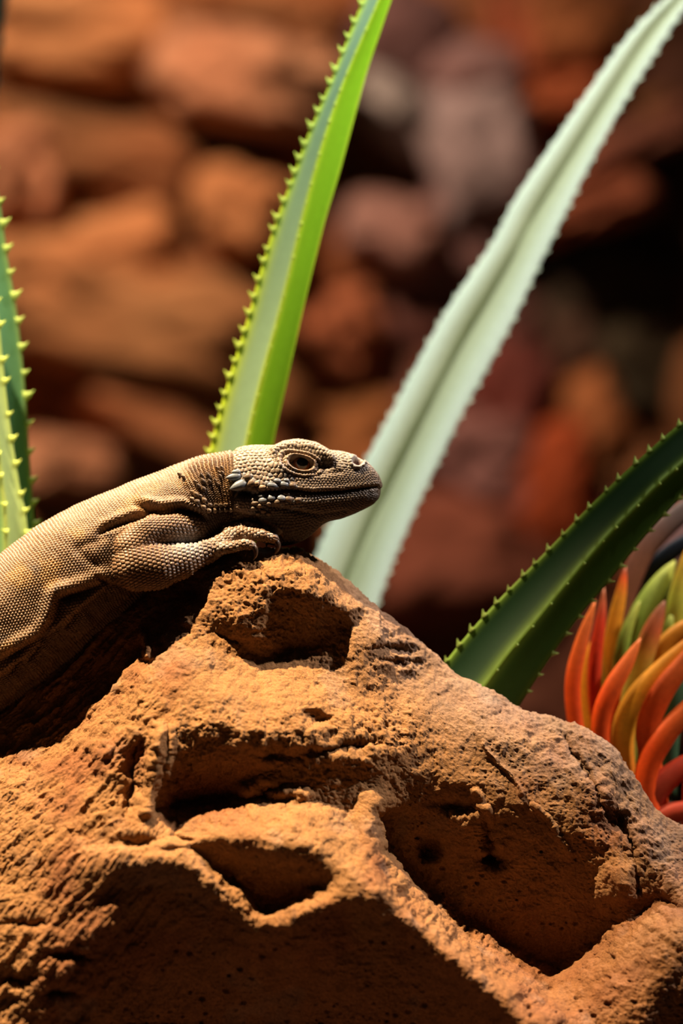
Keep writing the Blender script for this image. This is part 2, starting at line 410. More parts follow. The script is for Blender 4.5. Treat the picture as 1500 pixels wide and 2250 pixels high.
def rock_depth():
    x0, x1, y0, y1, g = -900, 2300, 1000, 2700, 4
    pts = []; edges = []; qs = []
    for L in LINES:
        for i, p in enumerate(L):
            pts.append(Vector((p[0] + 0.011 * len(pts) % 0.5, p[1]))); qs.append(p[2])
            if i: edges.append((len(pts) - 2, len(pts) - 1))
    for (x, y, q) in sil_pts:                       # keep the sheet going above the outline
        pts.append(Vector((x, y - 260))); qs.append(q - 10)
    r = delaunay_2d_cdt(pts, edges, [], 0, 1e-4)
    vs, fs, orig = r[0], r[2], r[3]
    q = np.zeros(len(vs)); 
    for i, o in enumerate(orig):
        if o: q[i] = np.mean([qs[k] for k in o])
        else:                                        # crossing of two lines: nearest given point
            d = [(vs[i] - p).length for p in pts]; q[i] = qs[int(np.argmin(d))]
    W = (x1 - x0) // g + 1; Hh = (y1 - y0) // g + 1
    D = np.full((Hh, W), np.nan)
    for f in fs:
        a, b, c = [np.array(vs[i]) for i in f]
        ax0 = max(0, int((min(a[0], b[0], c[0]) - x0) // g)); ax1 = min(W - 1, int((max(a[0], b[0], c[0]) - x0) // g) + 1)
        ay0 = max(0, int((min(a[1], b[1], c[1]) - y0) // g)); ay1 = min(Hh - 1, int((max(a[1], b[1], c[1]) - y0) // g) + 1)
        if ax1 < ax0 or ay1 < ay0: continue
        X, Y = np.meshgrid(x0 + g * np.arange(ax0, ax1 + 1), y0 + g * np.arange(ay0, ay1 + 1))
        den = (b[1] - c[1]) * (a[0] - c[0]) + (c[0] - b[0]) * (a[1] - c[1])
        if abs(den) < 1e-9: continue
        l1 = ((b[1] - c[1]) * (X - c[0]) + (c[0] - b[0]) * (Y - c[1])) / den
        l2 = ((c[1] - a[1]) * (X - c[0]) + (a[0] - c[0]) * (Y - c[1])) / den
        l3 = 1 - l1 - l2
        m = (l1 >= -1e-6) & (l2 >= -1e-6) & (l3 >= -1e-6)
        val = l1 * q[f[0]] + l2 * q[f[1]] + l3 * q[f[2]]
        sub = D[ay0:ay1 + 1, ax0:ax1 + 1]; sub[m] = val[m]
    # fill the outside with column / row neighbours
    for _ in range(2):
        for row in D:
            ok = ~np.isnan(row)
            if ok.any(): row[~ok] = np.interp(np.flatnonzero(~ok), np.flatnonzero(ok), row[ok])
        D = D.T.copy()
        if _ == 1: pass
    D = np.nan_to_num(D, nan=0.0)
    D = np.where(D > 130, 130 + (D - 130) * 1.22, D)
    def blur(A, sg):
        r = int(3 * sg) + 1; k = np.exp(-0.5 * (np.arange(-r, r + 1) / sg) ** 2); k /= k.sum()
        Ap = np.pad(A, r, mode='edge')
        Ap = sum(k[i] * Ap[:, i:i + A.shape[1]] for i in range(2 * r + 1))
        return sum(k[i] * Ap[i:i + A.shape[0], :] for i in range(2 * r + 1))
    # rounded weathered lips, but the creases at the back of the hollows stay tight
    soft = blur(D, 4.2); crisp = blur(D, 1.6)
    hollow = np.clip((soft - crisp) / 14, 0, 1)
    D = soft * (1 - hollow) + crisp * hollow
    GX, GY_ = np.meshgrid(x0 + g * np.arange(W), y0 + g * np.arange(Hh))
    def bump(cx, cy, a, b, h_): return h_ * np.exp(-(((GX - cx) / a) ** 2 + ((GY_ - cy) / b) ** 2) ** 1.5)
    for bb in ((545, 1738, 30, 18, 44), (618, 1746, 28, 13, 42), (664, 1752, 24, 12, 34), (580, 1716, 34, 14, 20), (300, 1765, 18, 16, 26),   # small stones wedged in the hollow
               (940, 1862, 26, 24, -60), (1086, 1888, 32, 20, -70), (1076, 1840, 18, 40, -50), (1010, 1770, 40, 16, -30), (690, 1580, 30, 18, -26),
               (870, 1430, 40, 9, -14), (880, 1455, 40, 8, -14), (780, 1640, 50, 14, -26), (700, 1650, 40, 12, -20), (620, 1660, 50, 12, -18),
               (1345, 1955, 40, 50, 40), (300, 1850, 60, 14, -30), (380, 1868, 40, 8, -20), (60, 2030, 50, 12, -40), (150, 2100, 40, 14, -36), (40, 2150, 40, 14, -40), (130, 2180, 40, 12, -40)):
        D = D + bump(*bb)
    # thin ribs and scored cracks
    for pts, wd, hh_ in (([(352, 1600), (338, 1690), (326, 1760), (318, 1788)], 11, 34), ([(378, 1600), (372, 1650), (362, 1700)], 7, 14),
                         ([(318, 1400), (322, 1440)], 9, 30), ([(560, 1480), (575, 1560)], 5, -5),
                         ([(1060, 1640), (1120, 1690), (1150, 1740)], 5, 12), ([(1040, 1740), (1080, 1800), (1100, 1870)], 7, 14), ([(1170, 1770), (1215, 1820), (1250, 1880)], 5, 10),
                         ([(1240, 1620), (1290, 1690), (1320, 1770), (1370, 1830)], 5, -22), ([(1360, 1790), (1390, 1860), (1400, 1960)], 6, -26),
                         ([(480, 1400), (520, 1412)], 6, -10), ([(395, 1812), (380, 1835), (420, 1850)], 6, -18)):
        r_, t_, _ = polydist(GX.ravel(), GY_.ravel(), pts)
        D = D + hh_ * np.exp(-(r_.reshape(D.shape) / wd) ** 2)
    def sample(px, py):
        u = np.clip((px - x0) / g, 0, D.shape[1] - 1.001); v = np.clip((py - y0) / g, 0, D.shape[0] - 1.001)
        i = u.astype(int); j = v.astype(int); fu = u - i; fv = v - j
        return (D[j, i] * (1 - fu) + D[j, i + 1] * fu) * (1 - fv) + (D[j + 1, i] * (1 - fu) + D[j + 1, i + 1] * fu) * fv
    return sample
rock_q = rock_depth()
FLOOR_PY = 1125 + H / S
sx = np.array([p[0] for p in SIL], float); sy = np.array([p[1] for p in SIL], float)

def build_rock():
    cols = np.concatenate([np.arange(-560, -20, 12), np.arange(-20, 1520, 1.9), np.arange(1520, 1800, 12)])
    n_front = 620; n_low = 70; n_back = 60
    T = np.interp(cols, sx, sy)
    k = np.ones(9) / 9; Ts = np.convolve(np.pad(T, 4, mode='edge'), k, 'valid'); T = Ts
    t = np.linspace(0, 1, n_front) ** 1.0
    B = 2330.0
    PY = T[None, :] + t[:, None] * (B - T)[None, :]
    PX = np.broadcast_to(cols, PY.shape)
    w3 = np.stack([PX.ravel(), PY.ravel(), 0 * PX.ravel()], -1)
    keep = sstep(0, 60, (PY - T[None, :]).ravel())
    wx = (9 * fbm(w3 / 60, 4, 61) + 5 * fbm(w3 / 18, 2, 63)) * keep; wy = (9 * fbm(w3 / 60, 4, 65) + 5 * fbm(w3 / 18, 2, 67)) * keep
    Q = rock_q(PX.ravel() + wx, PY.ravel() + wy).reshape(PY.shape)
    # roll the surface back towards the outline
    edge = (PY - T[None, :])
    Q = Q - 16 * np.exp(-edge / 9.0)
    V = P(PX, PY, -Q * S)
    # lower skirt to the floor
    low = np.linspace(0, 1, n_low + 1)[1:, None]
    last = V[-1]
    LV = np.stack([np.broadcast_to(last[:, 0], (n_low, len(cols))) * (1 + 0.05 * low),
                   last[:, 1] - 0.012 * low, last[:, 2] * (1 - low) - 0.01 * low], -1)
    # back: over the top, then down to the floor
    bk = np.linspace(0, 1, n_back + 1)[1:][::-1, None]
    top = V[0]
    yb = np.interp(cols, [-560, 600, 900, 1800], [0.036, 0.032, 0.018, 0.016])[None, :]
    ang = np.minimum(bk * 2.2, 1) * np.pi / 2
    by = top[:, 1] + (yb - top[:, 1]) * np.sin(ang) + 0.0 * bk
    dz = 0.012 * (1 - np.cos(ang))
    bz = top[:, 2] - dz
    dn = np.clip((bk * 2.2 - 1) / 1.2, 0, 1)
    bz = bz * (1 - dn) - 0.01 * dn
    BV = np.stack([np.broadcast_to(top[:, 0], by.shape), by, bz], -1)
    A = np.concatenate([BV, V, LV], 0)
    nb = n_back
    # normals
    du = np.gradient(A, axis=1); dv = np.gradient(A, axis=0)
    N = np.cross(dv, du); N /= (np.linalg.norm(N, axis=-1, keepdims=True) + 1e-12)
    if N[nb + 300, 400, 1] > 0: N = -N
    ny, nx = A.shape[:2]
    v = A.reshape(-1, 3); N = N.reshape(-1, 3)
    # pixel frame coordinates for the detail
    px = 750 + v[:, 0] / S; py = 1125 + (H - v[:, 2]) / S; pd = v[:, 1] / S
    q3 = np.stack([px, py, pd], -1)
    # warped anisotropic coordinates: strata run down to the left on the left slope
    def rot(p, a):
        c, s = math.cos(a), math.sin(a)
        return np.stack([p[:, 0] * c + p[:, 1] * s, -p[:, 0] * s + p[:, 1] * c, p[:, 2]], -1)
    wl = sstep(520, 220, px) * sstep(1300, 1500, py) * sstep(2350, 2150, py)
    ql = rot(q3, math.radians(-52)) * np.array([0.2, 1, 1])
    rough = 0.45 + 0.55 * sstep(-0.15, 0.4, fbm(q3 / 130, 3, 71))
    smooth_slab = np.exp(-(((px - 560) / 130) ** 2 + ((py - 1500) / 60) ** 2)) + \
                  0.8 * np.exp(-(((px - 1150) / 160) ** 2 + ((py - 2120) / 70) ** 2)) + np.exp(-(((px - 1000) / 130) ** 2 + ((py - 1560) / 80) ** 2)) * 0.4
    crumb = np.exp(-(((px - 1370) / 80) ** 2 + ((py - 1800) / 150) ** 2)) + np.exp(-(((px - 70) / 110) ** 2 + ((py - 2080) / 120) ** 2)) \
            + 0.7 * np.exp(-(((px - 430) / 120) ** 2 + ((py - 1640) / 60) ** 2)) + 0.6 * np.exp(-(((px - 760) / 130) ** 2 + ((py - 1620) / 60) ** 2)) \
            + 0.6 * np.exp(-(((px - 620) / 140) ** 2 + ((py - 1260) / 50) ** 2)) + 0.5 * np.exp(-(((px - 30) / 80) ** 2 + ((py - 1760) / 70) ** 2))
    rough = np.clip(rough * (1 - 0.75 * np.clip(smooth_slab, 0, 1)) + 0.8 * crumb, 0.12, 1.6)
    rough = rough * (1 - 0.45 * wl)
    d = 9.0 * fbm(q3 / 150, 3, 81)
    d += rough * 11.0 * fbm(q3 / 62, 5, 91, True, 0.62)
    d += rough * 5.0 * fbm(q3 / 15, 3, 101, False, 0.65)
    d += wl * 13.0 * fbm(ql / 34, 5, 111, True, 0.62)
    d += (0.9 + 1.2 * rough) * fbm(q3 / 5.5, 2, 121)
    # open pores of the stone
    pit = np.zeros(len(v))
    bigw = np.clip(sstep(1960, 2060, py) * sstep(200, 330, px) + np.exp(-(((px - 1080) / 200) ** 2 + ((py - 1870) / 130) ** 2) ** 2) + 0.25 * crumb, 0, 1)
    for cell, r0, r1, pr, dep, sd in ((26, 3.0, 7.5, 0.40, 9.0, 1), (11, 1.4, 2.8, 0.45, 2.8, 2)):
        cu = np.floor(px / cell); cv = np.floor(py / cell); best = np.full(len(v), 9.0)
        z = np.zeros(len(v), np.int64)
        for ddx in (-1, 0, 1):
            for ddy in (-1, 0, 1):
                a = cu + ddx; b = cv + ddy
                h0 = _hash(a, b, z, 300 + sd); h1 = _hash(a, b, z + 1, 300 + sd); h2 = _hash(a, b, z + 2, 300 + sd); h3 = _hash(a, b, z + 3, 300 + sd)
                ex = (px - (a + 0.15 + 0.7 * h1) * cell) * 0.8; ey = (py - (b + 0.15 + 0.7 * h2) * cell) * 1.15
                r = np.hypot(ex, ey) / (r0 + (r1 - r0) * h3)
                best = np.minimum(best, np.where(h0 < pr, r, 9.0))
        pit += dep * sstep(1.0, 0.45, best) * (1.0 if sd == 2 else bigw)
    pmask = sstep(-0.35, 0.25, fbm(q3 / 110, 2, 131)) * (1 - 0.8 * wl)
    d -= pit * pmask
    front = np.ones(len(v)); front[:nb * nx] = np.repeat(np.linspace(0.6, 1, nb), nx)
    v = v + N * (d * S * front)[:, None]
    # colour: orange sandstone, paler and greyer along the upper right ridge, redder in places
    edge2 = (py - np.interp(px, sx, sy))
    pale_w = sstep(240, 20, edge2) * sstep(620, 900, px) * (0.65 + 0.35 * fbm(q3 / 60, 3, 141))
    pale_w = np.clip(pale_w + 0.35 * sstep(0.25, 0.6, fbm(q3 / 90, 3, 151)), 0, 1)
    n1 = fbm(q3 / 170, 3, 161); n2 = fbm(q3 / 30, 3, 171)
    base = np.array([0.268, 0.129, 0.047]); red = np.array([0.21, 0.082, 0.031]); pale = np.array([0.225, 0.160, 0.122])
    w = sstep(-0.1, 0.5, n1)[:, None]
    col = base * (1 - w) + red * w
    low = (sstep(1850, 2150, py) * sstep(150, 300, px) * 0.6)[:, None]
    col = col * (1 - low) + red * low
    col = col * (1 - 0.8 * pale_w[:, None]) + pale * 0.8 * pale_w[:, None]
    col = col * (1 + 0.22 * n2[:, None])
    # pale dried dropping on the very top beside the claws
    sp = np.exp(-(((px - 585) / 26) ** 2 + ((py - 1205) / 14) ** 2)) * sstep(-0.2, 0.3, fbm(q3 / 16, 2, 181))
    col = col * (1 - sp[:, None]) + np.array([0.5, 0.5, 0.5]) * sp[:, None]
    i = (np.arange(ny - 1)[:, None] * nx + np.arange(nx - 1)).ravel()
    f = np.stack([i, i + nx, i + nx + 1, i + 1], -1)
    return mesh_np('rock', v, f, col=np.clip(col, 0.01, 1))
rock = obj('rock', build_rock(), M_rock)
rock['label'] = 'large craggy orange sandstone boulder the lizard lies on'; rock['category'] = 'rock'

# ================================================================== LIZARD
# everything in photo pixels (X right, Z down, Q towards the camera), converted with P()
SPINE = np.array([  # x, z, half height, half width
    (-640, 1990, 26, 26), (-540, 1880, 40, 42), (-430, 1770, 66, 70), (-320, 1670, 100, 100), (-200, 1570, 126, 118), (-100, 1486, 136, 124),
    (-10, 1410, 140, 124), (80, 1335, 140, 122), (165, 1266, 136, 116), (250, 1212, 127, 108), (330, 1163, 112, 98),
    (400, 1122, 98, 86), (460, 1090, 88, 74), (515, 1076, 82, 66), (570, 1072, 76, 60)], float)
SP = crom(SPINE, 260)
seg = np.hypot(*np.diff(SP[:, :2], axis=0).T); SPS = np.concatenate([[0], np.cumsum(seg)])
HEADX = np.array([500, 515, 535, 555, 580, 605, 634, 655, 675, 697, 720, 749, 778, 803, 819, 830, 835.5], float)
HEADT = np.array([998, 990, 983, 980, 980, 980, 975, 973.5, 974, 980, 990, 993, 1001, 1014, 1030, 1044, 1057], float)
HEADB = np.array([1120, 1132, 1142, 1148, 1152, 1154, 1154, 1153, 1151, 1148, 1144, 1138, 1127, 1115, 1106, 1094, 1082], float)
HEADW = np.array([58, 62, 66, 68, 68, 67, 64, 62, 60, 56, 51, 45, 39, 33, 27, 18, 8], float)

def spine_proj(x, z):
    """project points on the spine: arclength, signed normal offset (up positive), half height, half width"""
    best = np.full(x.shape, 1e9); idx = np.zeros(x.shape, int); tt = np.zeros(x.shape)
    for i in range(0, len(SP) - 1):
        a = SP[i, :2]; d = SP[i + 1, :2] - a; L2 = d @ d
        t = np.clip(((x - a[0]) * d[0] + (z - a[1]) * d[1]) / L2, 0, 1)
        r = (x - a[0] - t * d[0]) ** 2 + (z - a[1] - t * d[1]) ** 2
        m = r < best
        best = np.where(m, r, best); idx = np.where(m, i, idx); tt = np.where(m, t, tt)
    a = SP[idx]; b = SP[idx + 1]; c = a + (b - a) * tt[..., None]
    tx = b[..., 0] - a[..., 0]; tz = b[..., 1] - a[..., 1]; L = np.hypot(tx, tz)
    off = ((x - c[..., 0]) * tz - (z - c[..., 1]) * tx) / L      # positive = up side
    s = SPS[idx] + tt * (SPS[idx + 1] - SPS[idx])
    return s, off, np.sqrt(best), c[..., 2], c[..., 3]

_SPG = {}
def spine_lookup(x, z):
    """the same fields read from a raster (smooth, so bilinear is enough)"""
    if not _SPG:
        gx = np.arange(-700, 900, 5.0); gz = np.arange(900, 2050, 5.0)
        A, B = np.meshgrid(gx, gz, indexing='ij'); _SPG['f'] = np.stack(spine_proj(A, B), -1)
    G = _SPG['f']; u = np.clip((x + 700) / 5.0, 0, G.shape[0] - 1.001); v = np.clip((z - 900) / 5.0, 0, G.shape[1] - 1.001)
    i = u.astype(int); j = v.astype(int); fu = (u - i)[:, None]; fv = (v - j)[:, None]
    r = (G[i, j] * (1 - fu) + G[i + 1, j] * fu) * (1 - fv) + (G[i, j + 1] * (1 - fu) + G[i + 1, j + 1] * fu) * fv
    return r.T

def capsule(X, Z, Q, a, b):
    """tapered capsule distance; a, b = (x, z, q, r)"""
    d = np.array(b[:3]) - np.array(a[:3]); L2 = d @ d
    t = np.clip(((X - a[0]) * d[0] + (Z - a[1]) * d[1] + (Q - a[2]) * d[2]) / L2, 0, 1)
    r = a[3] + (b[3] - a[3]) * t
    return np.sqrt((X - a[0] - t * d[0]) ** 2 + (Z - a[1] - t * d[1]) ** 2 + (Q - a[2] - t * d[2]) ** 2) - r

def chain_sdf(X, Z, Q, pts):
    f = None
    for a, b in zip(pts[:-1], pts[1:]):
        g = capsule(X, Z, Q, a, b); f = g if f is None else np.minimum(f, g)
    return f

def smin(a, b, k):
    h = np.clip(0.5 + 0.5 * (b - a) / k, 0, 1)
    return b + (a - b) * h - k * h * (1 - h)

UPPER = [(415, 1158, 48, 36), (370, 1160, 78, 36), (325, 1170, 98, 36), (290, 1203, 104, 38)]
FORE = [(300, 1246, 112, 52), (345, 1244, 112, 50), (395, 1233, 100, 38), (440, 1219, 84, 24), (466, 1208, 76, 22)]
HAND = [(452, 1214, 80, 22), (482, 1196, 70, 22), (515, 1178, 58, 19)]
FING = [
    [(500, 1172, 62, 15), (535, 1172, 66, 14), (575, 1176, 64, 13), (602, 1184, 60, 10)],          # top finger, claw to the right
    [(505, 1164, 48, 14), (545, 1157, 46, 12), (580, 1160, 42, 11), (604, 1174, 38, 9)],            # finger behind it
    [(476, 1206, 86, 14), (505, 1203, 90, 12), (535, 1196, 90, 11), (552, 1198, 88, 10)],           # lower finger
    [(500, 1170, 40, 13), (540, 1168, 24, 11), (575, 1178, 14, 9)],
    [(490, 1180, 44, 13), (520, 1188, 26, 10), (545, 1196, 18, 9)],
]
CLAWS = [[(601, 1184, 60, 8), (610, 1196, 61, 7), (608, 1210, 61, 4.5), (601, 1220, 60, 1)],
         [(603, 1174, 38, 7), (614, 1184, 38, 6), (614, 1198, 38, 3.5), (609, 1207, 38, 1)],
         [(551, 1198, 88, 8), (560, 1206, 89, 7), (561, 1220, 89, 4.5), (556, 1231, 88, 1)],
         [(574, 1178, 14, 7), (585, 1188, 14, 5), (585, 1202, 14, 1)],
         [(544, 1196, 18, 7), (555, 1205, 18, 5), (555, 1216, 18, 1)]]
# far-side arm and hind legs (mostly out of sight)
FAR_ARM = [(400, 1160, -50, 36), (350, 1190, -88, 36), (320, 1235, -96, 40), (380, 1250, -92, 32), (440, 1245, -80, 20), (480, 1240, -70, 18)]
HIND = [(-260, 1640, 80, 62), (-190, 1650, 140, 56), (-150, 1690, 165, 48), (-210, 1740, 160, 38), (-280, 1790, 150, 28), (-250, 1815, 165, 20), (-190, 1800, 180, 14)]
HIND2 = [(x, z, -q, r) for x, z, q, r in HIND[:5]]

def lizard_sdf_grid(g=4.2):
    x0, x1, z0, z1, q0, q1 = -640, 850, 950, 1990, -190, 216
    xs = np.arange(x0, x1, g); zs = np.arange(z0, z1, g); qs = np.arange(q0, q1, g)
    X2, Z2 = np.meshgrid(xs, zs, indexing='ij')
    s, off, dist, hh, hw = spine_proj(X2, Z2)
    BIG = 1e3
    Fv = np.full((len(xs), len(zs), len(qs)), BIG, np.float32)
    Qa = qs[None, None, :]
    # body
    v = (dist / hh)[:, :, None]
    pe = 2.15
    rr = (np.abs(Qa / hw[:, :, None]) ** pe + v ** pe) ** (1 / pe)
    body = (rr - 1) * np.minimum(hh, hw)[:, :, None]
    Fv = np.minimum(Fv, body)
    # head
    hx = np.clip(X2, HEADX[0], HEADX[-1])
    T = np.interp(hx, HEADX, HEADT); Bt = np.interp(hx, HEADX, HEADB); W = np.interp(hx, HEADX, HEADW)
    zc = (T + Bt) / 2; h = (Bt - T) / 2
    zz = (Z2 - zc) / h
    Wz = W * (1 + 0.10 * np.clip(zz, -1, 1)) * (1 - 0.12 * np.clip(-zz - 0.3, 0, 1))
    ph = 2.5
    rr = (np.abs(Qa / Wz[:, :, None]) ** ph + np.abs(zz)[:, :, None] ** ph) ** (1 / ph)
    head = (rr - 1) * np.minimum(h, W)[:, :, None]
    over = np.maximum(HEADX[0] - X2, X2 - HEADX[-1])[:, :, None]
    head = np.where(over > 0, np.maximum(head, over) + over, head)
    Fv = smin(Fv, head, 14)
    # throat pouch
    Xg = X2[:, :, None]; Zg = Z2[:, :, None]
    def ell(cx, cz, cq, a, b, c, ang):
        ca, sa = math.cos(math.radians(ang)), math.sin(math.radians(ang))
        u = (Xg - cx) * ca + (Zg - cz) * sa; w = -(Xg - cx) * sa + (Zg - cz) * ca
        return (np.sqrt((u / a) ** 2 + (w / b) ** 2 + ((Qa - cq) / c) ** 2) - 1) * min(a, b, c)
    Fv = smin(Fv, ell(628, 1136, 0, 82, 60, 46, -16), 14)
    Fv = smin(Fv, ell(615, 1030, 0, 60, 40, 66, 0), 8)
    def add(fn, pts, k, pad=40):
        nonlocal Fv
        a = np.array(pts); r = a[:, 3].max() + pad
        ix = slice(max(0, int((a[:, 0].min() - r - x0) / g)), int((a[:, 0].max() + r - x0) / g) + 2)
        iz = slice(max(0, int((a[:, 1].min() - r - z0) / g)), int((a[:, 1].max() + r - z0) / g) + 2)
        iq = slice(max(0, int((a[:, 2].min() - r - q0) / g)), int((a[:, 2].max() + r - q0) / g) + 2)
        Xs = xs[ix][:, None, None]; Zs = zs[iz][None, :, None]; Qs = qs[iq][None, None, :]
        d = chain_sdf(Xs, Zs, Qs, pts)
        Fv[ix, iz, iq] = smin(Fv[ix, iz, iq], d.astype(np.float32), k)
    add(None, UPPER, 6); add(None, FORE, 2); add(None, HAND, 8)
    for f in FING: add(None, f, 3)
    add(None, FAR_ARM, 12); add(None, HIND, 16); add(None, HIND2, 16)
    return xs, zs, qs, Fv

def surface_nets(xs, zs, qs, Fv):
    g = xs[1] - xs[0]
    ins = Fv < 0
    nx, ny, nz = Fv.shape
    c = np.zeros((nx - 1, ny - 1, nz - 1), np.int8)
    for a in (0, 1):
        for b in (0, 1):
            for d in (0, 1):
                c += ins[a:nx - 1 + a, b:ny - 1 + b, d:nz - 1 + d]
    act = (c > 0) & (c < 8)
    ci = np.argwhere(act); idx = np.full(act.shape, -1, np.int64); idx[act] = np.arange(len(ci))
    acc = np.zeros((len(ci), 3)); cnt = np.zeros(len(ci))
    corners = [(a, b, d) for a in (0, 1) for b in (0, 1) for d in (0, 1)]
    val = {k: Fv[ci[:, 0] + k[0], ci[:, 1] + k[1], ci[:, 2] + k[2]] for k in corners}
    for k in corners:
        for ax in range(3):
            if k[ax] == 0:
                k2 = tuple(k[i] + (1 if i == ax else 0) for i in range(3))
                a, b = val[k], val[k2]; m = (a < 0) != (b < 0)
                t = np.where(m, a / np.where(m, a - b, 1), 0)
                p = np.array(k, float)[None, :].repeat(len(ci), 0); p[:, ax] += t
                acc += p * m[:, None]; cnt += m
    v = (ci + acc / cnt[:, None]) * g + np.array([xs[0], zs[0], qs[0]])
    faces = []
    for ax in range(3):
        o = [1, 1, 1]; sh = [slice(1, -1)] * 3
        A = [slice(1, n - 1) for n in Fv.shape]; Bs = list(A)
        A[ax] = slice(0, Fv.shape[ax] - 1); Bs[ax] = slice(1, Fv.shape[ax])
        a = ins[tuple(A)]; b = ins[tuple(Bs)]
        ch = np.argwhere(a != b)
        if len(ch) == 0: continue
        flip = a[tuple(ch.T)]
        base = ch.copy()
        for i in range(3):
            if i != ax: base[:, i] += 1
        u, w = [(1, 2), (2, 0), (0, 1)][ax]
        def cell(du, dw):
            q = base.copy(); q[:, u] += du; q[:, w] += dw
            return idx[q[:, 0], q[:, 1], q[:, 2]]
        f = np.stack([cell(-1, -1), cell(0, -1), cell(0, 0), cell(-1, 0)], -1)
        f[~flip] = f[~flip][:, ::-1]
        faces.append(f)
    f = np.concatenate(faces); f = f[(f >= 0).all(1)]
    return v, f

def build_lizard_body():
    xs, zs, qs, Fv = lizard_sdf_grid()
    v, f = surface_nets(xs, zs, qs, Fv)
    # smooth a little, then subdivide twice
    me = mesh_np('tmp', v, f)
    o = bpy.data.objects.new('tmp', me); C.objects.link(o)
    m = o.modifiers.new('s', 'SMOOTH'); m.factor = 0.5; m.iterations = 2
    m = o.modifiers.new('d', 'SUBSURF'); m.levels = 2; m.render_levels = 2
    dg = bpy.context.evaluated_depsgraph_get(); ev = o.evaluated_get(dg).to_mesh()
    n = len(ev.vertices); V = np.empty(n * 3, np.float32); ev.vertices.foreach_get('co', V); V = V.reshape(-1, 3).astype(float)
    npoly = len(ev.polygons); Fq = np.empty(npoly * 4, np.int32); ev.loops.foreach_get('vertex_index', Fq); Fq = Fq.reshape(-1, 4)
    o.evaluated_get(dg).to_mesh_clear(); bpy.data.objects.remove(o); bpy.data.meshes.remove(me)
    return V, Fq

def vnormals(V, Fq):
    a, b, c, d = (V[Fq[:, i]] for i in range(4))
    fn = np.cross(c - a, d - b)
    N = np.zeros_like(V)
    for i in range(4):
        for k in range(3): N[:, k] += np.bincount(Fq[:, i], fn[:, k], len(V))
    return N / (np.linalg.norm(N, axis=1, keepdims=True) + 1e-12)

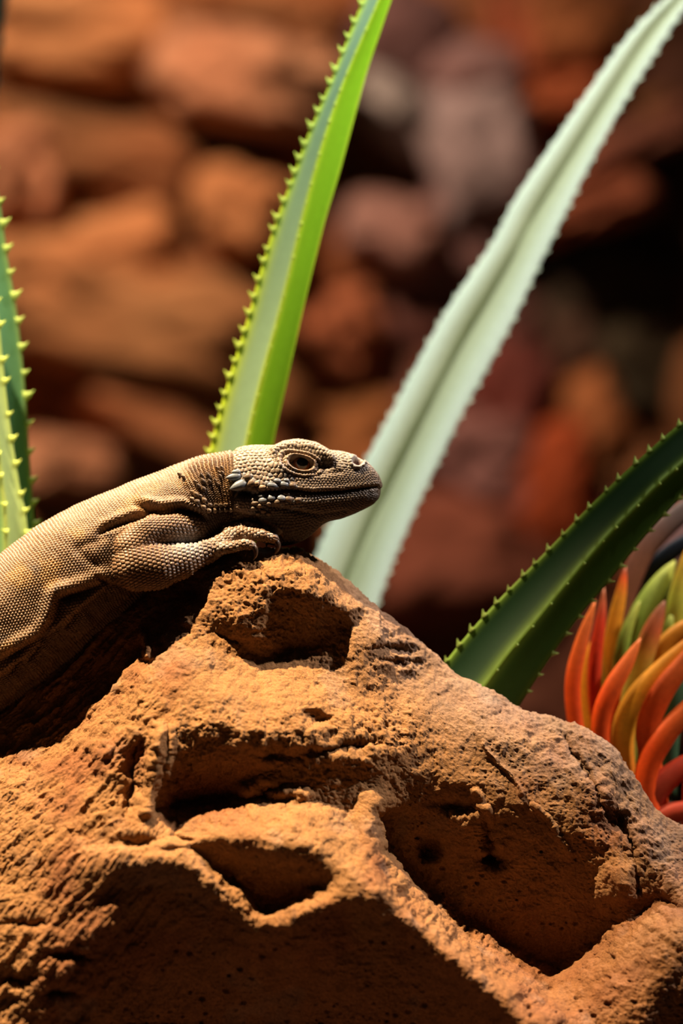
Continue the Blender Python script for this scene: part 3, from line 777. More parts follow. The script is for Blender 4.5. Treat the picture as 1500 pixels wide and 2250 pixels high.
MOUTH = [(826, 1070), (800, 1073), (752, 1080), (688, 1083), (650, 1078), (624, 1078), (585, 1081), (562, 1088)]
EYE = (661, 1017)
def sculpt(V, Fq):
    N = vnormals(V, Fq)
    cen = V.mean(0)
    if ((V - cen) * N).sum() < 0: N = -N; Fq = Fq[:, ::-1]
    X, Z, Q = V.T
    near = sstep(-4, 12, Q)
    d = np.zeros(len(V))
    headm = sstep(492, 512, X)
    sgn = 1.0
    side = sstep(6, 20, np.abs(Q)) * headm          # both flanks of the head
    # mouth slit, with full lips
    r, t, sd = polydist(X, Z, MOUTH)
    zm = np.interp(X, [p_[0] for p_ in MOUTH][::-1], [p_[1] for p_ in MOUTH][::-1])
    d += headm * sstep(0, 6, np.abs(Q) + (X > 815) * 20) * (-9.5 * np.exp(-(r / 3.8) ** 2) + np.where(sd * np.sign(1.0) < 0, 0, 0) + 1.5 * np.exp(-((r - 9) / 5) ** 2) * (Z < zm) - 2.0 * np.exp(-((r - 10) / 8) ** 2) * (Z >= zm))
    r2, _, _ = polydist(X, Z, [(800, 1088), (740, 1096), (680, 1100), (610, 1098)])
    d += side * 2.5 * np.exp(-(r2 / 8) ** 2)
    # groove below the jaw
    r2, _, _ = polydist(X, Z, [(760, 1125), (700, 1133), (640, 1122), (590, 1112)])
    d += side * -5 * np.exp(-(r2 / 6) ** 2)
    # eye socket
    ca, sa = math.cos(0.22), math.sin(0.22)
    eu = (X - EYE[0]) * ca + (Z - EYE[1]) * sa; ew = -(X - EYE[0]) * sa + (Z - EYE[1]) * ca
    er = np.hypot(eu / 28, np.where(ew < 0, ew / 13, ew / 15))
    d += side * (-15 * sstep(1.02, 0.84, er))
    # lids: two thick folds around the opening
    upl = np.where(ew < 0, 1.5, 0.8)
    d += side * upl * (4.5 * np.exp(-((er - 1.16) / 0.16) ** 2) - 3.5 * np.exp(-((er - 1.50) / 0.10) ** 2) + 3.0 * np.exp(-((er - 1.74) / 0.12) ** 2) - 2.0 * np.exp(-((er - 1.98) / 0.10) ** 2))
    # brow ridge hanging over the eye and snout ridge
    r, t, _ = polydist(X, Z, [(603, 994), (625, 984), (655, 979), (690, 986), (715, 1000), (726, 1008)])
    d += side * 13 * np.exp(-(r / 8.5) ** 2)
    # hollow in front of the eye
    d += side * -13 * np.exp(-(((X - 712) / 18) ** 2 + ((Z - 1023) / 11) ** 2))
    r, t, _ = polydist(X, Z, [(690, 1042), (720, 1040), (750, 1036)])
    d += side * -3 * np.exp(-(r / 5) ** 2)
    # nostril: raised rim round a pit
    nr = np.hypot((X - 785) / 1.1, (Z - 1015) / 0.9)
    d += side * (6.5 * np.exp(-((nr - 13) / 4.0) ** 2) - 12 * sstep(10.5, 7.0, nr))
    # ear opening behind the jaw
    d += near * headm * -34 * np.exp(-(((X - 537) / 17) ** 2 + ((Z - 1086) / 9) ** 2))
    d += near * -10 * np.exp(-(((X - 514) / 7) ** 2 + ((Z - 1080) / 34) ** 2))
    # nape notch
    d += -5 * np.exp(-((X - 512) / 7) ** 2) * sstep(1060, 990, Z)
    # cheek swelling
    d += side * 5 * np.exp(-(((X - 590) / 40) ** 2 + ((Z - 1062) / 16) ** 2))
    d += side * 6 * np.exp(-(((X - 590) / 45) ** 2 + ((Z - 1105) / 16) ** 2))
    # skin folds of neck and flank
    def fold(pts, dep, w, lip=0.4, up=1):
        nonlocal d
        r, t, s_ = polydist(X, Z, pts)
        fade = sstep(0, 0.3, t) * sstep(1, 0.7, t)
        g = -dep * np.exp(-(r / w) ** 2) + lip * dep * np.exp(-((r - 2.2 * w) / (1.3 * w)) ** 2) * (s_ == -up)
        d += near * g * np.where(t <= 0, 0, np.where(t >= 1, 0, fade))
    fold([(285, 1108), (320, 1115), (352, 1122), (400, 1118), (440, 1132), (462, 1150)], 22, 7)
    fold([(205, 1180), (233, 1162), (278, 1145), (320, 1128), (345, 1120)], 16, 7, 0.25)
    fold([(150, 1210), (208, 1190), (250, 1170)], 4.5, 10, 0.1)
    fold([(160, 1200), (195, 1232), (225, 1250)], 4.5, 10, 0.1)
    fold([(-60, 1490), (10, 1450), (50, 1430), (96, 1404), (122, 1368), (134, 1318), (180, 1305), (232, 1282), (262, 1300)], 22, 11, 0.6)
    fold([(205, 1262), (232, 1280), (250, 1292)], 10, 5)
    fold([(150, 1395), (170, 1372), (176, 1345)], 8, 6)
    fold([(60, 1470), (90, 1446), (100, 1420)], 8, 6)
    fold([(20, 1500), (45, 1478), (60, 1450)], 7, 6)
    fold([(400, 1055), (420, 1085), (425, 1110)], 5, 8)
    fold([(470, 1120), (520, 1130), (560, 1140), (600, 1165)], 7, 7)
    # belly tucked in under the hanging flank
    so, oo, _, h_, w_ = spine_lookup(X, Z)
    th0 = np.arctan2(Q / w_, oo / h_)
    clear = sstep(2, 14, chain_sdf(X, Z, Q, FORE)) * sstep(2, 14, chain_sdf(X, Z, Q, UPPER)) * sstep(2, 14, chain_sdf(X, Z, Q, HIND)) * sstep(420, 340, X)
    pleat = fbm(np.stack([so / 26, th0 * 1.2, 0 * X], -1), 2, 207)
    d += clear * near * sstep(1.98, 2.16, th0) * (-24 + 9 * pleat)
    # loose wavy skin
    p3 = np.stack([X, Z, Q], -1)
    bodym = sstep(470, 400, X)
    d += bodym * 3.0 * fbm(p3 / 60, 3, 201)
    V = V + N * d[:, None]
    # ---------------------------------------------------------------- scales
    N = vnormals(V, Fq)
    s, off, dist, hh, hw = spine_lookup(X, Z)
    theta = np.arctan2(Q / hw, off / hh)                      # 0 at the back ridge
    dn = {'up': chain_sdf(X, Z, Q, UPPER), 'fo': chain_sdf(X, Z, Q, FORE), 'ha': chain_sdf(X, Z, Q, HAND)}
    fi = np.min([chain_sdf(X, Z, Q, f_) for f_ in FING], axis=0)
    bodyd = ((np.abs(Q / hw) ** 2.15 + (dist / hh) ** 2.15) ** (1 / 2.15) - 1) * np.minimum(hh, hw)
    headd = np.where(X > 512, -5.0, 50.0) + sstep(1145, 1175, Z) * 0
    A = np.stack([bodyd + np.where(X > 512, 60, 0), headd, dn['up'], dn['fo'], np.minimum(dn['ha'], fi)], 0)
    A[2:4][:, X > 470] += 99
    armz = (A[2:].min(0) < 9) & (A[2:].min(0) < bodyd + 6)
    reg = np.argmin(np.where(armz[None, :] & (np.arange(5)[:, None] < 2), 99, A), 0)
    wav = 0.5 * fbm(p3 / 45, 2, 211)
    # body lattice: rows round the body
    ub = s / 6.4 + 1.2 * wav; vb = theta / (2 * np.pi) * 132 + 0.8 * wav
    f1, f2, cid, du, dv = worley(vb, ub, 0.10, 1)
    dome = np.clip((f2 - f1) * 1.8, 0, 1) ** 0.7
    amp_b = 1.15 + 0.9 * sstep(0.55, 0.1, np.abs(theta)) + 0.7 * sstep(0.9, 1.4, np.abs(theta))
    hb = amp_b * (dome + 0.6 * dv)
    # neck: coarser, pointed
    neck = sstep(395, 440, X) * sstep(530, 500, X)
    hb = hb * (1 - neck) + neck * 2.3 * (np.clip((f2 - f1) * 1.8, 0, 1) * (1.1 - f1) * 1.2)
    # head plates: larger on the temple, small round the eye, rows along the lips
    ang = np.arctan2(Q, (1075 - Z) * 0.8)
    arc = ang * 72
    eyew = np.exp(-((er - 1.5) / 0.8) ** 2)
    warpx = 5 * fbm(p3 / 40, 2, 221); warpy = 5 * fbm(p3 / 40 + 9, 2, 222)
    def hworley(u, v, j, sd):
        m_ = X > 480; r_ = [np.zeros(len(X)) for _ in range(5)]
        for o_, w_ in zip(r_, worley(u[m_], v[m_], j, sd)): o_[m_] = w_
        return r_
    g1 = hworley((X + warpx) / 10.0, (arc + warpy) / 8.2, 0.28, 2)
    g2 = hworley((X + warpx * .5) / 7.2, (arc + warpy * .5) / 5.6, 0.22, 3)
    lipw = sstep(620, 690, X) * sstep(1022, 1036, Z); lipw = np.maximum(lipw, sstep(1085, 1100, Z))
    lipw = np.maximum(lipw, sstep(1.9, 1.5, er))
    rb, _, _ = polydist(X, Z, [(600, 992), (625, 982), (655, 975), (690, 982), (715, 996), (730, 1010)])
    lipw = np.maximum(lipw, sstep(24, 15, rb))
    big = 2.4 * np.clip((g1[1] - g1[0]) * 1.9, 0, 1) ** 0.65
    sml = 2.0 * np.clip((g2[1] - g2[0]) * 1.8, 0, 1) ** 0.7
    h_head = big * (1 - lipw) + sml * lipw
    h_head *= np.where(er < 1.3, 0.25, 1) * np.where(nr < 13, 0.2, 1)
    cid_h = np.where(lipw > 0.5, g2[2], g1[2])
    # limbs
    def limb(pts, per, N_, seed, amp, msk):
        X, Z, Q = Xa[msk], Za[msk], Qa_[msk]
        best = np.full(len(X), 1e9); u = np.zeros(len(X)); th = np.zeros(len(X)); acc = 0
        for a, b in zip(pts[:-1], pts[1:]):
            a_ = np.array(a[:3]); dd = np.array(b[:3]) - a_; L = np.linalg.norm(dd); dd = dd / L
            t = np.clip(((X - a_[0]) * dd[0] + (Z - a_[1]) * dd[1] + (Q - a_[2]) * dd[2]), 0, L)
            ex = X - a_[0] - t * dd[0]; ez = Z - a_[1] - t * dd[1]; eq = Q - a_[2] - t * dd[2]
            r = np.sqrt(ex ** 2 + ez ** 2 + eq ** 2) - (a[3] + (b[3] - a[3]) * t / L)
            nn = ex * dd[1] - ez * dd[0]
            m = r < best
            best = np.where(m, r, best); u = np.where(m, acc + t, u); th = np.where(m, np.arctan2(eq, nn), th); acc += L
        W_ = worley(th / (2 * np.pi) * N_, u / per, 0.10, seed)
        hgt = amp * (np.clip((W_[1] - W_[0]) * 1.8, 0, 1) ** 0.6 + 0.7 * W_[4])
        o1 = np.zeros(len(Xa)); o2 = np.zeros(len(Xa)); o1[msk] = hgt; o2[msk] = W_[2]
        return o1, o2
    Xa, Za, Qa_ = X, Z, Q
    def limb2(a, b, r_, pu, pv, seed, amp, msk):
        """scales laid out flat along a limb seen from the side"""
        x, z = X[msk], Z[msk]; L_ = math.hypot(b[0] - a[0], b[1] - a[1]); tx, tz = (b[0] - a[0]) / L_, (b[1] - a[1]) / L_
        u = (x - a[0]) * tx + (z - a[1]) * tz; w = -(x - a[0]) * tz + (z - a[1]) * tx
        rr_ = np.interp(u, [0, L_], r_); v = w * (1 + 0.3 * (w / rr_) ** 2)
        W_ = worley(v / pv, u / pu, 0.10, seed)
        hgt = amp * (np.clip((W_[1] - W_[0]) * 1.8, 0, 1) ** 0.6 - 0.7 * W_[4])
        o1 = np.zeros(len(X)); o2 = np.zeros(len(X)); o1[msk] = hgt; o2[msk] = W_[2]
        return o1, o2
    hu, cu = limb2((270, 1205), (420, 1150), (40, 40), 8, 8, 4, 2.2, reg == 2); hf, cf = limb2((250, 1252), (450, 1216), (58, 26), 9.6, 9.0, 5, 3.0, reg == 3); hd, ch = limb(HAND, 7.5, 18, 6, 1.6, reg == 4)
    best = np.full(len(X), 1e9); hfi = np.zeros(len(X)); cfi = np.zeros(len(X))
    for k, f_ in enumerate(FING):
        dd_ = chain_sdf(X, Z, Q, f_); hh_, cc_ = limb(f_, 7, 9, 20 + k, 1.7, reg == 4); m = dd_ < best
        best = np.where(m, dd_, best); hfi = np.where(m, hh_, hfi); cfi = np.where(m, cc_, cfi)
    useF = fi < dn['ha']; hd = np.where(useF, hfi, hd); ch = np.where(useF, cfi, ch)
    hs = np.choose(reg, [hb * 1.35, h_head * 1.25, hu * 1.2, hf * 1.2, hd * 1.2]); cid_all = np.choose(reg, [cid, cid_h, cu, cf, ch])
    V = V + N * hs[:, None]
    # ---------------------------------------------------------------- colour
    tan = np.array([0.155, 0.088, 0.045]); ochre = np.array([0.24, 0.125, 0.040]); grey = np.array([0.235, 0.170, 0.122])
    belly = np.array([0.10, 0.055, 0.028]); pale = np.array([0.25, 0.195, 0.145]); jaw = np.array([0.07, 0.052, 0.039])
    arm = np.array([0.16, 0.090, 0.047]); dark = np.array([0.065, 0.042, 0.03]); slate = np.array([0.14, 0.15, 0.165])
    def mix(c, e, w): return c * (1 - w[:, None]) + np.asarray(e) * w[:, None]
    c = np.broadcast_to(tan, (len(X), 3)).copy()
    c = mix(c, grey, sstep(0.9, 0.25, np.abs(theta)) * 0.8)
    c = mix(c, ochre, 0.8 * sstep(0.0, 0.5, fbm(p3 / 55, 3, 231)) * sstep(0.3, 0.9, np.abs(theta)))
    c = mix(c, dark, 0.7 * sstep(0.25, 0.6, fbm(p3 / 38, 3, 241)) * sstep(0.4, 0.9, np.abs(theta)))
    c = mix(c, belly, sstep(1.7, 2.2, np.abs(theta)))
    hm = sstep(500, 516, X) * (reg == 1)
    hc = np.broadcast_to(pale, c.shape).copy()
    hc = mix(hc, (0.18, 0.128, 0.09), sstep(1005, 1050, Z) * 0.9)
    hc = mix(hc, (0.17, 0.105, 0.06), sstep(2.0, 1.5, er))
    hc = mix(hc, (0.12, 0.08, 0.05), sstep(680, 735, X) * sstep(1018, 1035, Z))
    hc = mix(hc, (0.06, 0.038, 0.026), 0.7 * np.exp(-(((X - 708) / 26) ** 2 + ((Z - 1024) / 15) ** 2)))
    hc = mix(hc, (0.24, 0.225, 0.22), np.exp(-((nr) / 26) ** 2) * 0.7)
    hc = mix(hc, slate, (cid_h > 0.72) * 0.7 * sstep(1000, 1040, Z) * sstep(690, 640, X))
    hc = mix(hc, jaw, sstep(1068, 1092, Z) * sstep(530, 570, X) * 0.85)  # jaw's own dark grey, deepened with the shade below the mouth
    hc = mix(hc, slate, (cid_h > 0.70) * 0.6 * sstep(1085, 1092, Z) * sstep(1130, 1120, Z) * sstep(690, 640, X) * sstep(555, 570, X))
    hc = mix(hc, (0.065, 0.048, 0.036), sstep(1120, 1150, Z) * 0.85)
    hc = mix(hc, (0.14, 0.04, 0.025), sstep(9, 7, nr) * side)
    hc = mix(hc, (0.22, 0.135, 0.08), sstep(565, 535, X) * sstep(1085, 1105, Z) * 0.8)
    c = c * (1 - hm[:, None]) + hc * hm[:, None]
    am = (reg >= 2).astype(float)
    ac = np.broadcast_to(arm, c.shape).copy()
    ac = mix(ac, (0.27, 0.25, 0.235), np.exp(-(((X - 415) / 40) ** 2 + ((Z - 1200) / 22) ** 2)) * 0.9)  # cool highlight on the forearm painted into the colour
    ac = mix(ac, (0.25, 0.215, 0.185), (reg == 4) * (cid_all > 0.7) * 0.7)
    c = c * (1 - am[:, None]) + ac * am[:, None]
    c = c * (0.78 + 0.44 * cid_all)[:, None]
    return V, Fq, c

LV, LF, LC = sculpt(*build_lizard_body())
def to_world(V): return P(V[:, 0], V[:, 1], -V[:, 2] * S)
liz = thing('lizard', tuple(P(150, 1500, 0.0)), 'brown scaly lizard basking on top of the sandstone boulder', 'lizard')
obj('body', mesh_np('body', to_world(LV), LF, col=np.clip(LC, 0.005, 1)), M_skin, liz)
def surf_q(px, py, r=5):
    m = (np.abs(LV[:, 0] - px) < r) & (np.abs(LV[:, 1] - py) < r)
    return LV[m, 2].max() if m.any() else 60.0

def tube(pts, nseg=10, n=16, flat=1.0, cap=True):
    """round tapering tube in pixel space through (x, z, q, r) points"""
    p = crom(np.array(pts, float), n)
    c = p[:, :3]; r = np.maximum(p[:, 3], 0.05)
    t = np.gradient(c, axis=0); t /= np.linalg.norm(t, axis=1, keepdims=True)
    up = np.array([0, 0, 1.0]); a = np.cross(t, up); a /= np.linalg.norm(a, axis=1, keepdims=True) + 1e-9
    b = np.cross(t, a)
    th = np.linspace(0, 2 * np.pi, nseg, endpoint=False)
    V = c[:, None] + r[:, None, None] * (a[:, None] * np.cos(th)[None, :, None] + flat * b[:, None] * np.sin(th)[None, :, None])
    i = (np.arange(n - 1)[:, None] * nseg + np.arange(nseg)); j = (np.arange(n - 1)[:, None] * nseg + (np.arange(nseg) + 1) % nseg)
    f = np.stack([i, j, j + nseg, i + nseg], -1).reshape(-1, 4)
    V = V.reshape(-1, 3)
    # close both ends
    V = np.vstack([V, c[0], c[-1]]); k0 = n * nseg
    e0 = np.array([[k0, (q + 1) % nseg, q, q] for q in range(nseg)]); e1 = np.array([[k0 + 1, (n - 1) * nseg + q, (n - 1) * nseg + (q + 1) % nseg, (n - 1) * nseg + (q + 1) % nseg] for q in range(nseg)])
    me = bpy.data.meshes.new('t')
    faces = [tuple(x) for x in f] + [tuple(x[:3]) for x in e0] + [tuple(x[:3]) for x in e1]
    return V, faces, np.concatenate([np.repeat(np.linspace(0, 1, n), nseg), [0, 1]])

def mesh_py(name, V, faces, col=None, smooth=True):
    me = bpy.data.meshes.new(name); me.from_pydata([tuple(x) for x in V], [], faces)
    if smooth: me.polygons.foreach_set('use_smooth', np.ones(len(me.polygons), bool))
    if col is not None:
        a = me.color_attributes.new('Col', 'FLOAT_COLOR', 'POINT'); cc = np.ones((len(V), 4), np.float32); cc[:, :3] = col
        a.data.foreach_set('color', cc.ravel())
    me.update(); return me

M_claw = plain_material('horn_claw', (0.06, 0.032, 0.018), 0.38, 0.4, 0.25, 900)
M_slate = plain_material('slate_scale', (0.13, 0.142, 0.16), 0.38, 0.5, 0.2, 1200)
M_spine = plain_material('brown_spine_scale', (0.11, 0.072, 0.045), 0.5, 0.4, 0.25, 1200)
M_tansc = plain_material('tan_scale', (0.21, 0.14, 0.082), 0.5, 0.4, 0.2, 1200)
for cl in CLAWS:
    V, fc, _ = tube(cl, 8, 14)
    obj('claw', mesh_py('claw', to_world(V), fc), M_claw, liz)
# eye
def eye(sgn):
    q = surf_q(EYE[0], EYE[1], 4); cq = q - 12.5
    R = 24.0; nu, nv = 32, 24
    th = np.linspace(0, 2 * np.pi, nu, endpoint=False); ph = np.linspace(0, np.pi, nv)
    Pv = []; fc = []; mi = []
    ax = Vector((0.10, 0.02, 1.0)).normalized(); qt = Vector((0, 0, 1)).rotation_difference(ax)
    for p_ in ph:
        for t_ in th:
            w = qt @ Vector((math.sin(p_) * math.cos(t_), math.sin(p_) * math.sin(t_), math.cos(p_)))
            Pv.append((EYE[0] + 1 + R * w.x, EYE[1] + R * w.y, sgn * (cq + R * 0.9 * w.z)))
    for a in range(nv - 1):
        for b in range(nu):
            q4 = (a * nu + b, a * nu + (b + 1) % nu, (a + 1) * nu + (b + 1) % nu, (a + 1) * nu + b)
            fc.append(q4 if sgn > 0 else q4[::-1]); mi.append(0 if ph[a] < 0.50 else (1 if ph[a] < 0.86 else 2))
    me = mesh_py('eyeball', to_world(np.array(Pv)), fc)
    for m in (M_pupil, M_iris, M_eyew): me.materials.append(m)
    me.polygons.foreach_set('material_index', mi); me.update()
    o = obj('eyeball', me, None, liz)
    o['label'] = 'dark brown eye with black pupil'
M_pupil = plain_material('eye_pupil', (0.006, 0.005, 0.005), 0.08, 0.6, 0.05)
M_iris = plain_material('eye_iris', (0.20, 0.065, 0.022), 0.12, 0.6, 0.35, 3000)
M_eyew = plain_material('eye_rim', (0.035, 0.02, 0.014), 0.2, 0.5, 0.2)
eye(1); eye(-1)

def cone_scale(base, tip, r, flat, mat, name, lift=0.0, seg=8):
    """keeled pointed scale from base (x, z) to tip (x, z) lying on the near flank"""
    bq = surf_q(base[0], base[1], 4) - 1.5
    tq = bq + lift
    b = (base[0], base[1], bq); t = (tip[0], tip[1], tq)
    m = [b[i] + 0.45 * (t[i] - b[i]) for i in range(3)]; m2 = [b[i] + 0.8 * (t[i] - b[i]) for i in range(3)]
    L = math.dist(b, t)
    back = [b[i] - 0.25 * (t[i] - b[i]) for i in range(3)]
    pts = [(*back, r * 0.55), (*b, r), (*m, r * 0.86), (*m2, r * 0.42), (*t, 0.3)]
    V, fc, _ = tube(pts, seg, 12, flat)
    return obj(name, mesh_py(name, to_world(V), fc), mat, liz)
cone_scale((522, 1047), (495, 1050), 9, 0.7, M_slate, 'ear_spine', 7)
cone_scale((524, 1038), (508, 1037), 7, 0.7, M_slate, 'ear_spine', 4)
cone_scale((534, 1064), (504, 1075), 12, 0.7, M_slate, 'ear_spine', 9)
cone_scale((548, 1048), (534, 1049), 9, 0.6, M_spine, 'ear_spine', 3)
cone_scale((556, 1060), (543, 1066), 9, 0.6, M_spine, 'ear_spine', 4)
cone_scale((520, 1084), (514, 1096), 4, 0.6, M_tansc, 'ear_spine', 2)
# large rounded cheek and jaw plates
def dome_scale(x, z, a, b, rot, mat, name='cheek_scale', h=5.0):
    q = surf_q(x, z, 4) - 2.0
    nu, nv = 14, 6; V = []; fc = []
    c, s = math.cos(math.radians(rot)), math.sin(math.radians(rot))
    e = 5; gx = (surf_q(x + e, z, 3) - surf_q(x - e, z, 3)) / (2 * e); gz = (surf_q(x, z + e, 3) - surf_q(x, z - e, 3)) / (2 * e)
    gx = max(-0.8, min(0.8, gx)); gz = max(-0.8, min(0.8, gz))
    for j in range(nv):
        p_ = math.pi / 2 * j / (nv - 1)
        for i in range(nu):
            t_ = 2 * math.pi * i / nu
            u = a * math.cos(p_) * math.cos(t_); w = b * math.cos(p_) * math.sin(t_)
            dx = u * c - w * s; dz = u * s + w * c
            V.append((x + dx, z + dz, q + gx * dx + gz * dz + h * math.sin(p_)))
    for j in range(nv - 1):
        for i in range(nu):
            fc.append((j * nu + i, j * nu + (i + 1) % nu, (j + 1) * nu + (i + 1) % nu, (j + 1) * nu + i))
    fc.append(tuple(range(nu))[::-1])
    return obj(name, mesh_py(name, to_world(np.array(V)), fc), mat, liz)
for (x, z, a, b, rt, m) in [(598, 1067, 12, 7, 10, M_slate), (624, 1064, 11, 7, 12, M_slate), (609, 1056, 9, 5.5, 5, M_slate), (576, 1071, 9, 6, 0, M_tansc),
        (643, 1066, 8, 6, 10, M_spine), (563, 1063, 7, 6, 0, M_tansc), (629, 1055, 7, 4.5, 8, M_slate),
        (594, 1093, 11, 7, 5, M_slate), (618, 1094, 10, 7, 8, M_slate), (577, 1099, 11, 7, -6, M_slate), (573, 1089, 9, 4.5, 0, M_slate), (560, 1106, 9, 5, -6, M_spine),
        (635, 1096, 9, 7, 10, M_spine), (610, 1104, 8, 7, 0, M_spine), (569, 1112, 7, 5, 0, M_tansc), (590, 1108, 6, 5, 0, M_spine), (630, 1084, 9, 4.5, 8, M_spine),
        (655, 1098, 8, 6, 8, M_spine), (556, 1118, 7, 5, 0, M_spine), (578, 1124, 6, 5, 0, M_spine), (590, 1130, 6, 5, 0, M_spine), (566, 1130, 6, 4.5, 0, M_spine)]:
    dome_scale(x, z, a, b, rt, m)
# spiny scales on the neck
rs = random.Random(4)
NECK = [(444, 1048, 441, 1038, 5), (459, 1049, 455, 1036, 5.5), (447, 1060, 443, 1050, 6), (461, 1061, 459, 1052, 5), (448, 1077, 446, 1068, 6), (437, 1070, 434, 1062, 5),
        (424, 1083, 419, 1077, 6), (432, 1088, 428, 1081, 6), (423, 1098, 418, 1093, 5.5), (434, 1104, 430, 1098, 7), (449, 1101, 446, 1093, 6.5), (441, 1092, 438, 1086, 5),
        (462, 1112, 460, 1105, 6), (475, 1112, 474, 1105, 5.5), (485, 1112, 484, 1106, 5.5), (496, 1111, 495, 1105, 5), (448, 1116, 445, 1110, 6), (460, 1124, 458, 1117, 6),
        (473, 1124, 471, 1117, 6), (485, 1123, 484, 1117, 6), (497, 1122, 496, 1116, 6), (508, 1123, 507, 1117, 5), (430, 1060, 427, 1054, 4.5), (478, 1030, 475, 1024, 4.5), (488, 1029, 486, 1023, 4.5),
        (482, 1040, 480, 1034, 4), (489, 1040, 487, 1034, 4), (484, 1047, 482, 1042, 4), (396, 1043, 391, 1038, 5), (404, 1048, 399, 1044, 4.5), (474, 1057, 472, 1051, 3.5), (480, 1065, 478, 1060, 3.5)]
for (x, z, tx, tz, r) in NECK:
    cone_scale((x, z), (tx - 2, tz), r, 0.8, M_spine if (r > 4.6 and rs.random() < 0.5) else M_tansc, 'neck_spine', 6, 6)
# comb of pointed scales along the nape outline
for k in range(26):
    x = 385 + k * 4.6; z = np.interp(x, [385, 400, 442, 502], [1026, 1020, 1004, 994])
    V, fc, _ = tube([(x + 2, z + 4, 0, 3.0), (x, z, 0, 2.4), (x - 3.5, z - 4.5, 0, 0.3)], 6, 6)
    obj('neck_spine', mesh_py('neck_spine', to_world(V), fc), M_tansc, liz)

# ================================================================== SPINY LEAVES
def spiny_leaf(name, label, cat, L, K, R, y, keel, thick, col_face, col_edge, col_right, tooth_col, teeth, group=None, n=90, ybase=None, face_bulge=0.25, edge_w=0.10, keel_w=0.06, keel_e=1.0, redge_w=0.10, redge_e=0.7):
    """L, K, R: left edge, keel and right edge pixel lines (base to tip); keel: metres the keel stands towards the camera (negative = channel)"""
    Mid = crom((np.array(L, float) + np.array(R, float)) / 2, 400)
    al = np.concatenate([[0], np.cumsum(np.linalg.norm(np.diff(Mid, axis=0), axis=1))]); al /= al[-1]
    def even(A):
        A = crom(A, 400); t = np.linspace(0, 1, n); return np.stack([np.interp(t, al, A[:, 0]), np.interp(t, al, A[:, 1])], -1)
    Lp = even(L); Kp = even(K); Rp = even(R)
    yy = np.full(n, float(y)) if ybase is None else np.interp(np.linspace(0, 1, n), [0, 0.35, 1], [ybase, y, y])
    w = np.linalg.norm(Rp - Lp, axis=1) / np.linalg.norm(Rp - Lp, axis=1).max()
    rows = []; cols = []
    fs = np.linspace(0, 1, 15)
    def prof(A, B, ya, yb, t, bul):
        return P(A[:, 0] + (B[:, 0] - A[:, 0]) * t, A[:, 1] + (B[:, 1] - A[:, 1]) * t, ya + (yb - ya) * t + bul * 4 * t * (1 - t))
    cf, ce, cr = map(np.array, (col_face, col_edge, col_right))
    yk = yy - keel * w
    bul = keel * w * face_bulge
    for t in fs[:-1]:
        rows.append(prof(Lp, Kp, yy, yk, t, bul)); e = max(np.exp(-(t / edge_w) ** 2), keel_e * np.exp(-((1 - t) / keel_w) ** 2)); cols.append(cf * (1 - e) + ce * e)
    for t in fs:
        rows.append(prof(Kp, Rp, yk, yy, t, bul)); e = max(keel_e * np.exp(-(t / 0.12) ** 2), redge_e * np.exp(-((1 - t) / redge_w) ** 2)); cols.append(cr * (1 - e) + ce * e)
    th = np.abs(thick) * w
    for t in (0.12, 0.35, 0.65, 0.88):
        rows.append(prof(Rp, Lp, yy + th * min(1, 4 * t * (1 - t) + .2), yy + th * min(1, 4 * t * (1 - t) + .2), t, 0)); cols.append(cr)
    m = len(rows); V = np.stack(rows, 1).reshape(-1, 3)
    cc = np.tile(np.array(cols), (n, 1))
    i = (np.arange(n - 1)[:, None] * m + np.arange(m)); j = (np.arange(n - 1)[:, None] * m + (np.arange(m) + 1) % m)
    f = [tuple(q) for q in np.stack([i, j, j + m, i + m], -1).reshape(-1, 4)]
    f.append(tuple(range(m))); f.append(tuple((n - 1) * m + q for q in range(m))[::-1])
    base = P(*(0.5 * (Lp[0] + Rp[0])), float(yy[0]))
    root = thing(name, (base[0], base[1], max(0.0, base[2])), label, cat, group)
    obj('blade', mesh_py('blade', V, f, cc), M_leaf, root)
    # teeth: shared hooked-cone mesh
    tm = mesh_py('tooth', *tooth_shape(), np.tile(np.array(tooth_col), (len(tooth_shape()[0]), 1)))
    tm.materials.append(M_leaf)
    for (which, count, size, out, lean, jit, t0, t1) in teeth:
        line = {'L': (Lp, yy), 'K': (Kp, yk), 'R': (Rp, yy)}[which]
        for k in range(count):
            t = t0 + (t1 - t0) * (k + 0.5 + rnd.uniform(-jit, jit)) / count
            i = min(n - 2, max(1, int(t * (n - 1)))); fr = t * (n - 1) - i
            p = line[0][i] + (line[0][i + 1] - line[0][i]) * fr; yv = line[1][i]
            tg = line[0][i + 1] - line[0][i - 1]; tg /= np.linalg.norm(tg)
            nrm = np.array([tg[1], -tg[0]])                 # to the left of an upward line in px space is (-x)
            if which == 'L': nrm = nrm if nrm[0] < 0 else -nrm
            elif which == 'R': nrm = nrm if nrm[0] > 0 else -nrm
            wp = P(p[0], p[1], yv)
            dirv = Vector((nrm[0] * out, -(1 - out) if which == 'K' else -0.15, -nrm[1] * out)) + Vector((tg[0], 0, -tg[1])) * lean
            dirv.normalize()
            o = bpy.data.objects.new('tooth', tm); C.objects.link(o); o.parent = root
            k_ = S * (F + yv) / F
            sz = size * k_ * rnd.uniform(0.75, 1.15)
            fwd = Vector((tg[0], 0, -tg[1])); zax = dirv; xax = (fwd - fwd.dot(zax) * zax).normalized(); yax = zax.cross(xax)
            mat = Matrix((xax, yax, zax)).transposed().to_4x4() @ Matrix.Diagonal((sz, sz * 0.6, sz, 1))
            mat.translation = Vector(wp) - Vector(root.location) - dirv * sz * 0.12
            o.matrix_local = mat
    return root
rnd = random.Random(8)
